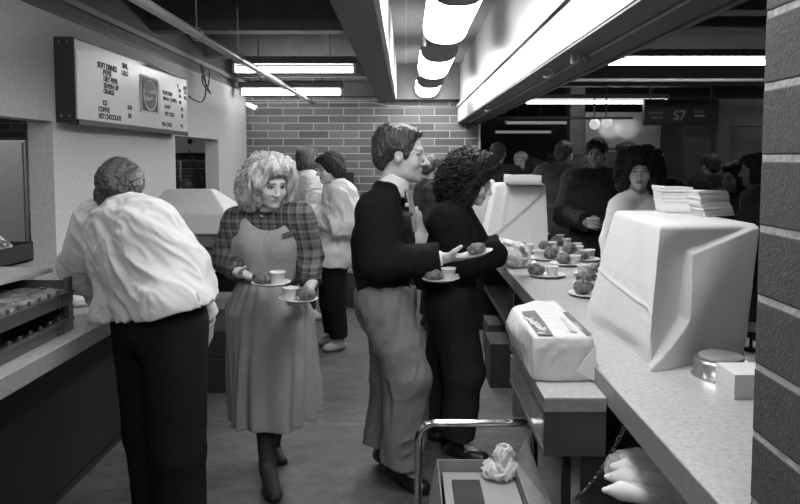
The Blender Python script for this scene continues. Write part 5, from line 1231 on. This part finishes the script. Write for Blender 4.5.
# ------------------------------------------------------------------ wrapped parcel on the ledge
zp = LZ + 0.0035; pt_ = 1.058
pk = empty('wrapped_parcel', (0.515, 2.5, zp), 'parcel in white wrapping with dark printed bands on the low ledge', 'parcel')
S = SDF((0.36, 2.18, zp - 0.02), (0.68, 2.95, 1.12), 0.0045)
S.box((0.516, 2.545, (zp + pt_) / 2), (0.100, 0.295, (pt_ - zp) / 2), None, 0.014)
S.ell((0.425, 2.62, zp + 0.09), (0.035, 0.22, 0.045), None, 0.04)
S.plane((0.46, 2.78, 1.0), (-0.75, 0.6, 0.25))
S.displace(lambda P: (0.014 * (folds(P, 17, (0.4, 0.2, 0.6), 3, 3.0) - 0.5)) * (0.12 + 0.88 * np.clip((pt_ - 0.012 - P[:, 2]) / 0.02, 0, 1)))
# folded end flap on the near face
S.plane((0, 0, zp), (0, 0, -1)); S.build('wrapping', mat('white wrapping paper', 0.48, 0.6, vary=0.06, vscale=30, bump=0.25, bscale=30), pk, smooth=1)
b = MB(); zf = 2.246
def nf(px, py): q = W(px, py, zf); return q
b.poly([nf(596, 346), nf(597, 383), nf(576, 371)], (0, 0.010, 0)); b.build('end_flap', m_paper, pk)
mb1 = mat('printed band', 0.10, 0.6); gp = lambda px, py, dz=0.0: G(px, py, pt_ + 0.0035 + dz)
b = MB(); b.poly([gp(520.6, 311.8), gp(534.7, 310.4), gp(543.5, 321), gp(553.4, 335.4), gp(538.2, 335.0)], (0, 0, 0.0006)); bd = b.build('printed_band', mb1, pk)
b = MB(); b.poly([gp(562.8, 312.2), gp(568.1, 312.2), gp(592.6, 335.0), gp(586.6, 335.0)], (0, 0, 0.0006)); bd2 = b.build('printed_band', mb1, pk)
def squig(name, p0, p1, amp, n, r, parent):
    pts = []
    for k in range(n * 8 + 1):
        t = k / (n * 8); c0 = lerp(p0, p1, t); a = amp * math.sin(t * n * 2 * math.pi) * (1 + 0.35 * math.sin(t * 17)); d = nrm(np.array(p1) - p0); o = np.array([d[1], -d[0], 0])
        pts.append(c0 + o * a + d * amp * 0.5 * math.cos(t * n * 4 * math.pi))
    b = MB(); b.tube(pts, r, 5); return b.build(name, m_paper, parent)
squig('script_lettering', gp(527, 317.5, 0.001), gp(545, 331, 0.001), 0.012, 7, 0.0026, bd); squig('script_lettering', gp(537.5, 332.6, 0.001), gp(545, 333, 0.001), 0.006, 3, 0.002, bd)
squig('script_lettering', gp(574.5, 322.2, 0.001), gp(581, 329, 0.001), 0.004, 5, 0.0012, bd2)
b = MB(); b.poly([gp(560, 317.5), gp(563.5, 317.5), gp(577.5, 332), gp(571.5, 332)], (0, 0, 0.0005)); b.build('small_print', mat('grey print', 0.36, 0.6), pk)
b = MB(); b.poly([gp(557, 336.8), gp(562, 337.2), gp(563.5, 338.6), gp(558.5, 338.4)], (0, 0, 0.0005)); b.build('small_print', mat('grey print', 0.36, 0.6), pk)
# ------------------------------------------------------------------ trolley, carton, chain, bundle
tr = empty('trolley', (0.24, 2.3, 0), 'low platform trolley with a bent chrome push handle by the ledge', 'trolley')
boxobj('platform', (0.03, 1.95, 0.150), (0.495, 2.62, 0.182), m_black, 0.006, tr)
yh = 2.60; zh_ = W(470, 423, yh)[2]; xl, xr = W(418.5, 158, yh)[0], 0.482; pts = [(xl, yh, 0.183)]
pts += [(xl, yh, 0.45), (xl, yh, zh_ - 0.065)] + [(xl + 0.065 - 0.065 * math.cos(t), yh, zh_ - 0.065 + 0.065 * math.sin(t)) for t in np.linspace(0.15, math.pi / 2, 8)]
pts += [(xr - 0.03 + 0.03 * math.sin(t), yh, zh_ - 0.03 + 0.03 * math.cos(t)) for t in np.linspace(0, math.pi / 2, 8)] + [(xr, yh, 0.183)]
b = MB(); b.tube(pts, 0.0145, 16); b.build('push_handle', m_chrome, tr)
for x in (0.08, 0.39):
    for y in (2.02, 2.54):
        b = MB(); b.lathe([(0, -0.014), (0.048, -0.014), (0.052, -0.008), (0.052, 0.008), (0.048, 0.014), (0, 0.014)], (x, y, 0.052), 24, Matrix.Rotation(math.pi / 2, 4, 'Y')); b.box((x - 0.018, y - 0.012, 0.06), (x + 0.018, y + 0.012, 0.150)); b.build('castor', m_black, tr)
ct = empty('carton', (0.27, 2.33, 0.183), 'open cardboard carton on the low platform trolley', 'carton')
CX0, CX1, CY0, CY1, CZ0, CZ1 = 0.115, 0.405, 2.08, 2.55, 0.183, 0.515
b = MB(); t = 0.005
b.box((CX0, CY0, CZ0), (CX1, CY1, CZ0 + t)); b.box((CX0, CY0, CZ0), (CX0 + t, CY1, CZ1)); b.box((CX1 - t, CY0, CZ0), (CX1, CY1, CZ1)); b.box((CX0, CY0, CZ0), (CX1, CY0 + t, CZ1)); b.box((CX0, CY1 - t, CZ0), (CX1, CY1, CZ1)); b.build('carton_body', m_card, ct)
b = MB(); b.poly([(CX0, CY0, CZ1), (CX0, CY1, CZ1), (CX0 - 0.03, CY1 - 0.02, CZ1 - 0.14), (CX0 - 0.03, CY0 + 0.02, CZ1 - 0.14)], (0.002, 0, 0.003)); b.build('flap', m_card, ct)
b = MB(); b.poly([(CX1, CY1, CZ1), (CX1, CY0, CZ1), (CX1 + 0.045, CY0 + 0.01, CZ1 + 0.05), (CX1 + 0.035, CY1 - 0.03, CZ1 + 0.09)], (0.003, 0, 0.002)); b.build('flap', m_card, ct)
boxobj('inner_lid', (CX0 + 0.02, CY0 + 0.01, CZ1 - 0.05), (CX1 - 0.01, CY1 - 0.01, CZ1 - 0.045), mat('pale card', 0.27, 0.8), 0, ct)
tag(boxobj('dark_folder', (CX0 + 0.05, CY0 + 0.03, CZ1 - 0.0445), (CX0 + 0.15, CY1 - 0.10, CZ1 - 0.03), m_cardd, 0.001), 'flat dark card lying in the open carton on the trolley', 'folder')
crumple('plastic_wrap', [((0.345, 2.49, CZ1 - 0.01), (0.06, 0.045, 0.03)), ((0.36, 2.50, CZ1 + 0.035), (0.035, 0.03, 0.035))], m_film2, 'crumpled clear wrap on top of the carton on the trolley', 'plastic wrap', amp=0.035, freq=34, h=0.004, floor=CZ1 - 0.044)
ch = empty('chain', (0.6, 2.2, 0.4), 'thin metal chain hanging under the serving counter edge', 'chain')
pa, pb = W(626, 425, 2.08), W(574, 500, 2.28); nlk = 21; dirc = nrm(pb - pa); seg = np.linalg.norm(pb - pa) / nlk
def link_me():
    b = MB(); L, r = seg * 0.66, 0.0065
    pts = [(L * math.cos(t) + 0, r * math.sin(t), 0) for t in np.linspace(0, 2 * math.pi, 15)[:-1]]; b.tube(pts, 0.0022, 6, closed=True); bmesh.ops.recalc_face_normals(b.bm, faces=b.bm.faces)
    me = bpy.data.meshes.new('link'); b.bm.to_mesh(me); b.bm.free(); me.materials.append(m_chrome); return me
lm = link_me(); base = A_(ch.location)
for k in range(nlk):
    o = bpy.data.objects.new('link', lm); COL.objects.link(o); o.parent = ch; t = (k + 0.5) / nlk; p = lerp(pa, pb, t) + (0, 0, -0.03 * math.sin(t * math.pi))
    qd = Vector(dirc.tolist()).to_track_quat('X', 'Z') @ Quaternion((1, 0, 0), (k % 2) * math.pi / 2 + 0.4); o.location = Vector((p - base).tolist()); o.rotation_mode = 'QUATERNION'; o.rotation_quaternion = qd
for o in list(sc_.children):
    if o.name.startswith('under_shelf') and o.data.vertices[0].co.y < 1.0: pass
wbn = empty('cup_sleeves', (0.72, 1.9, 0.64), 'bundle of white paper cup sleeves in a clear bag under the near counter edge', 'paper cups')
tips = [W(620, 456, 2.06), W(611, 466, 2.00), W(605, 477, 1.95), W(603, 490, 1.90)]
for t in tips:
    e = t + A_([0.26, -0.05, -0.015]); S = SDF(*bounds([t, e], 0.05), 0.004); S.cone(t + (0.004, 0, 0), t + (0.05, -0.005, 0), 0.008, 0.026, k=0.0); S.cone(t + (0.05, -0.005, 0), e, 0.026, 0.031, k=0.004); S.build('sleeve_of_cups', m_paper, wbn)
cc = np.mean(tips, 0); crumple('clear_bag', [(cc + (0.13, -0.02, 0.0), (0.12, 0.11, 0.062)), (cc + (0.06, 0.0, 0.0), (0.07, 0.08, 0.05))], mat('thin clear film', 0.7, 0.15, alpha=0.28, spec=0.9), parent=wbn, amp=0.02, freq=28)
# ------------------------------------------------------------------ crates and boxes on the back counter
m_crate = mat('grey plastic crate', 0.075, 0.45, vary=0.1); m_crin = mat('wrapped buns', 0.20, 0.2, vary=0.8, vscale=14, bump=0.7, bscale=22, spec=0.9)
def crate(x0, x1, y0, y1, z, lab, fill):
    r = empty('bread_crate', ((x0 + x1) / 2, (y0 + y1) / 2, z), lab, 'crate', 'bread crates on the back counter'); H_ = 0.112; w = 0.008
    b = MB(); b.box((x0 + 0.01, y0 + 0.01, z), (x1 - 0.01, y1 - 0.01, z + 0.006)); b.build('base', m_crate, r)
    for nm, lo, hi in (('long_side', (x1 - w, y0, z), (x1, y1, z + 0.050)), ('long_side', (x0, y0, z), (x0 + w, y1, z + 0.050)), ('short_side', (x0 + w, y0, z), (x1 - w, y0 + w, z + 0.095)), ('short_side', (x0 + w, y1 - w, z), (x1 - w, y1, z + 0.095))):
        b = MB(); b.box(lo, hi, 0.001); lo, hi = A_(lo), A_(hi)
        if nm == 'long_side':
            b.box((lo[0] - 0.004, y0, z + 0.040), (hi[0] + 0.006, y1, z + 0.054), 0.001)
            for yy in np.arange(y0 + 0.05, y1 - 0.05, 0.072): b.box((lo[0], yy, z + 0.05), (hi[0], yy + 0.014, z + 0.072), 0.001)
            for yy in (y0 + 0.12, y1 - 0.13, y1 - 0.10): b.box((lo[0] - 0.002, yy, z), (hi[0] + 0.006, yy + 0.012, z + 0.052))
        b.build(nm, m_crate, r)
    for x in (x0, x1 - 0.020):
        for y in (y0 - 0.002, y1 - 0.038): boxobj('corner_post', (x - 0.001, y, z + 0.001), (x + 0.021, y + 0.040, z + H_ - 0.001), m_crate, 0.003, r)
    if fill:
        S = SDF((x0 - 0.02, y0 - 0.02, z - 0.02), (x1 + 0.02, y1 + 0.02, z + 0.14), 0.008); S.box(((x0 + x1) / 2, (y0 + y1) / 2, z + 0.035), ((x1 - x0) / 2 - 0.02, (y1 - y0) / 2 - 0.02, 0.026), None, 0.01)
        S.displace(lambda P: 0.022 * (folds(P, 16) - 0.4)); o = S.build('wrapped_buns', m_crin, None); tag(o, 'plastic wrapped buns filling the ' + ('upper' if z > ZL + .05 else 'lower') + ' grey crate', 'buns', kind='stuff')
crate(-1.96, -1.403, 2.24, 2.915, ZL + 0.001, 'grey slotted bread crate, the lower of two stacked on the back counter', False)
crate(-1.96, -1.403, 2.24, 2.915, ZL + 0.114, 'grey slotted bread crate filled with wrapped buns, upper of the stacked two', True)
Mx = Matrix.Translation((-1.77, 2.74, ZL + 0.237)) @ Matrix.Rotation(-0.14, 4, 'Z')
tag(boxobj('tray_lid', (-0.25, -0.42, -0.008), (0.215, 0.28, 0.012), mat('light tray', 0.40, 0.4, vary=0.15, vscale=9), 0.004, None, Mx), 'flat pale tray lying across the upper crate at the left edge', 'tray')
tag(boxobj('carton', (-2.09, 3.0, ZL + 0.001), (-1.81, 3.38, ZL + 0.228), m_card, 0.003), 'cardboard carton under the black bin on the back counter', 'carton')
bb = empty('black_bin', (-1.95, 3.2, ZL + 0.229), 'black bin heaped with wrapped food at the left edge', 'bin'); z = ZL + 0.229
b = MB(); x0, x1, y0, y1 = -2.09, -1.80, 3.02, 3.36
b.box((x0, y0, z), (x1, y1, z + 0.008)); b.box((x0, y0, z), (x1, y0 + 0.008, z + 0.075), 0.001); b.box((x0, y1 - 0.008, z), (x1, y1, z + 0.09), 0.001); b.box((x0, y0, z), (x0 + 0.008, y1, z + 0.075)); b.box((x1 - 0.008, y0, z), (x1, y1, z + 0.085), 0.001); b.build('bin_body', m_black, bb)
crumple('wrapped_food', [((-1.945, 3.19, z + 0.06), (0.12, 0.14, 0.06)), ((-1.97, 3.22, z + 0.10), (0.08, 0.10, 0.05))], m_crin, 'shiny wrapped food heaped in the black bin', 'wrapped food', floor=z + 0.009, h=0.007)
# cartons on the floor
def carton(x0, x1, y0, y1, z0, z1, lab, m=None, flaps=True, rot=0.0):
    r = empty('carton', ((x0 + x1) / 2, (y0 + y1) / 2, z0), lab, 'carton', None); r.rotation_euler.z = rot; m = m or m_card
    cx, cy = (x0 + x1) / 2, (y0 + y1) / 2
    b = MB(); b.box((x0, y0, z0), (x1, y1, z1 - (0.004 if flaps else 0)), 0.002); b.build('carton_body', m, r)
    if flaps:
        b = MB(); b.poly([(x0, y0, z1 - 0.003), (x1, y0, z1 - 0.003), (x1 - 0.01, y0 - 0.09, z1 - 0.06), (x0 + 0.01, y0 - 0.09, z1 - 0.06)], (0, 0, 0.003)); b.build('flap', m, r)
        b = MB(); b.poly([(x1, y0, z1 - 0.003), (x1, y1, z1 - 0.003), (x1 + 0.07, y1 - 0.01, z1 + 0.05), (x1 + 0.07, y0 + 0.01, z1 + 0.05)], (0, 0, 0.003)); b.build('flap', m, r)
    return r
carton(-1.58, -1.22, 4.80, 5.10, 0.0, 0.235, 'dark cardboard carton on the floor, bottom of the stack behind the bending person', m_cardd, False)
carton(-1.57, -1.25, 4.82, 5.10, 0.236, 0.43, 'dark cardboard carton in the middle of the floor stack', m_cardd, False)
carton(-1.56, -1.24, 4.84, 5.10, 0.431, 0.66, 'open cardboard carton with raised flaps, top of the floor stack', mat('mid cardboard', 0.12, 0.85, vary=0.15))
carton(0.60, 0.86, 4.90, 5.25, 0.0, 0.32, 'closed cardboard carton on the floor under the serving counter', m_cardd, False)
carton(0.66, 0.90, 5.55, 5.90, 0.0, 0.30, 'farther cardboard carton on the floor under the serving counter', m_cardd, False)
carton(0.76, 1.10, 4.75, 5.15, 0.431, 0.66, 'carton on the shelf under the serving counter', m_cardd, False)
bn = empty('floor_bin', XZ(355, 7.7, 0), 'dark round bin on the floor near the brick wall', 'bin'); c = XZ(355, 7.7, 0)
b = MB(); b.lathe([(0, 0), (0.14, 0), (0.17, 0.36), (0.18, 0.37), (0.18, 0.39), (0.165, 0.39), (0.16, 0.37), (0.135, 0.02), (0, 0.02)], c, 32); b.build('bin_body', m_grey, bn)
b = MB(); b.lathe([(0.1815, 0.375), (0.186, 0.378), (0.186, 0.392), (0.1815, 0.395)], c, 32); b.build('rim', m_black, bn)
a, c = W(345, 199, YB - .04), W(354, 172, YB - .04)
pn = empty('wall_box', ((a[0] + c[0]) / 2, YB - 0.04, a[2]), 'dark flat box mounted on the brick wall behind the white jacket', 'wall box')
boxobj('box_body', (a[0], YB - 0.09, a[2]), (c[0], YB - 0.001, c[2]), m_black, 0.004, pn); boxobj('box_door', (a[0] + 0.01, YB - 0.096, a[2] + 0.012), (c[0] - 0.01, YB - 0.0905, c[2] - 0.012), m_dark, 0.001, pn)
# ------------------------------------------------------------------ seen through the wall openings
a, c = W(2, 200, 6.2), W(24, 140, 6.2)
tc_ = empty('tall_cabinet', (a[0], 6.4, 0), 'tall pale cabinet in the room behind the near wall opening', 'cabinet')
boxobj('cabinet_body', (a[0] - 0.55, 6.22, 0.0), (c[0], 6.9, c[2]), m_pale, 0.01, tc_); boxobj('cabinet_door', (a[0] - 0.53, 6.20, 0.06), (c[0] - 0.02, 6.218, c[2] - 0.02), m_pale, 0.004, tc_)
ds = tag(boxobj('drinks_crate', (c[0] + 0.03, 6.3, 0), (c[0] + 0.30, 6.7, 1.2), m_grey, 0.01), 'grey narrow unit beside the tall pale cabinet', 'unit')
a, c = W(172, 153, 8.9), W(206, 138, 8.9)
uc = empty('wall_cabinet', ((a[0] + c[0]) / 2, 8.9, a[2]), 'white cupboard with a round dark knob seen through the far wall opening', 'cabinet')
boxobj('cabinet_body', (a[0] - 0.1, 8.91, a[2]), (c[0] + 0.05, YB - 0.001, c[2] + 0.1), m_foam, 0.004, uc)
boxobj('cabinet_door', (a[0] - 0.09, 8.895, a[2] + 0.005), (c[0] + 0.045, 8.909, c[2] + 0.09), m_foam, 0.002, uc)
b = MB(); k = W(190, 141.5, 8.89); b.lathe([(0, 0.02), (0.03, 0.016), (0.034, 0.0), (0, 0)], (k[0], 8.894, k[2]), 20, Matrix.Rotation(math.pi / 2, 4, 'X')); b.build('knob', m_black, uc)
rk = empty('storage_rack', (W(195, 158, 8.7)[0], 8.7, 0), 'dark rack of kitchen things seen through the far wall opening', 'rack'); x0, x1 = W(176, 158, 8.7)[0], W(214, 158, 8.7)[0]
for z in (0.9, 1.33): boxobj('shelf', (x0, 8.55, z), (x1, 8.85, z + 0.02), m_black, 0, rk)
for x in (x0, x1 - 0.02):
    for y in (8.55, 8.83): boxobj('upright', (x, y, 0), (x + 0.02, y + 0.02, 1.60), m_steel, 0, rk)
tag(boxobj('dark_tin', (W(192, 158, 8.6)[0], 8.6, 1.351), (W(207, 158, 8.6)[0], 8.8, 1.50), m_dark, 0.01), 'dark square tin on the rack behind the far wall opening', 'tin')
crumple('paper_roll', [(W(188, 186, 8.6) + (0, 0, 0.03), (0.09, 0.08, 0.06))], m_crin, 'crumpled shiny bundle on the rack behind the far wall opening', 'bundle', amp=0.03, h=0.008)
b = MB(); b.tube([W(189, 150, 8.45), W(192, 162, 8.45), W(197, 176, 8.45), W(200, 190, 8.45)], 0.008, 6); tag(b.build('cord', m_black), 'dark cord hanging inside the far wall opening', 'cord')
# ------------------------------------------------------------------ concourse sign and spotlights
ys = 10.6; a, c = W(643, 125, ys), W(718, 100, ys)
sg = empty('hanging_sign', ((a[0] + c[0]) / 2, ys, a[2]), 'dark hanging sign reading S7 over the concourse', 'sign')
boxobj('sign_panel', (a[0], ys - 0.05, a[2]), (c[0], ys + 0.05, c[2]), mat('dark sign', 0.02, 0.5), 0.004, sg)
boxobj('sign_divider', (W(660, 1, ys)[0] + 0, ys - 0.053, a[2] + 0.01), (W(660, 1, ys)[0] + 0.01, ys - 0.0505, c[2] - 0.01), m_black, 0, sg)
MS = Matrix(((1, 0, 0, 0), (0, 0, -1, ys - 0.0515), (0, 1, 0, 0), (0, 0, 0, 1)))
p = W(672, 120.0, ys); lettering('sign_lettering', [('S7', p[0], p[2], 0.195, 'LEFT', 1.0, 0.004)], MS, mat('sign letters', 0.26, 0.5), sg)
m_sl = mat('faint sign letters', 0.12, 0.5)
for (x0, x1, y) in ((648, 662, 113), (650, 661, 118), (693, 702, 112), (693, 703, 116)):
    q0, q1 = W(x0, y + 1.0, ys), W(x1, y - 1.0, ys); boxobj('sign_bar', (q0[0], ys - 0.0525, q0[2]), (q1[0], ys - 0.0505, q1[2]), m_sl if x0 < 670 or y == 112 else mat('sign letters', 0.26), 0, sg)
for x in (a[0] + 0.1, c[0] - 0.1): boxobj('sign_hanger', (x - 0.008, ys - 0.008, c[2]), (x + 0.008, ys + 0.008, 3.02), m_black, 0, sg)
for i, (px, py, tx, ty, lab) in enumerate(((594, 124, 609, 130, 'left spotlight lamp of the pair near the concourse ceiling'), (606, 122, 626, 130, 'right spotlight lamp of the pair near the concourse ceiling'))):
    p = W(px, py, 10.9); t = W(tx, ty - 2, 12.0); d = nrm(t - p); r = empty('spotlight', p, lab, 'spotlight', 'spotlights aimed at the bulkhead')
    Q = Vector(d.tolist()).to_track_quat('Z', 'Y').to_matrix().to_4x4()
    b = MB(); b.lathe([(0.0, -0.10), (0.045, -0.09), (0.055, -0.02), (0.085, 0.06), (0.080, 0.06), (0.05, -0.01), (0, -0.02)], p, 20, Q); b.build('lamp_shade', mat('glowing lamp shade', 0.6, 0.5, emit=0.10), r)
    b = MB(); b.tube([p, p + (0, 0, 0.10), (p[0], p[1], 3.02)], 0.010, 6); b.build('stem', m_black, r)
    ld = bpy.data.lights.new('spot', 'SPOT'); ld.energy = 14; ld.spot_size = 0.36; ld.spot_blend = 0.8; ld.shadow_soft_size = 0.02; lo = bpy.data.objects.new('bulb', ld); COL.objects.link(lo); lo.parent = r; lo.location = Vector((d * 0.065).tolist()); lo.rotation_mode = 'QUATERNION'; lo.rotation_quaternion = Vector(d.tolist()).to_track_quat('-Z', 'Y')
# ------------------------------------------------------------------ light, camera
w = bpy.data.worlds.new('World'); SC.world = w; w.use_nodes = True
w.node_tree.nodes['Background'].inputs[0].default_value = (1, 1, 1, 1); w.node_tree.nodes['Background'].inputs[1].default_value = 0.03
cam = bpy.data.cameras.new('camera'); co = bpy.data.objects.new('camera', cam); COL.objects.link(co); SC.camera = co
cam.sensor_width = 36; cam.lens = FPX / 800 * 36; cam.shift_x = -6 / 800; cam.shift_y = -48 / 800; cam.clip_start = 0.02
co.location = EYE.tolist(); co.rotation_euler = (math.pi / 2 - PITCH, 0, 0)
SC.view_settings.view_transform = 'Standard'; SC.view_settings.look = 'None'; SC.view_settings.gamma = 1.0; SC.view_settings.use_curve_mapping = False
SC.view_settings.exposure = 2.4
SC.cycles.use_denoising = True
SC.cycles.max_bounces = 6; SC.cycles.diffuse_bounces = 4; SC.cycles.transparent_max_bounces = 12
SC.cycles.sample_clamp_indirect = 4.0
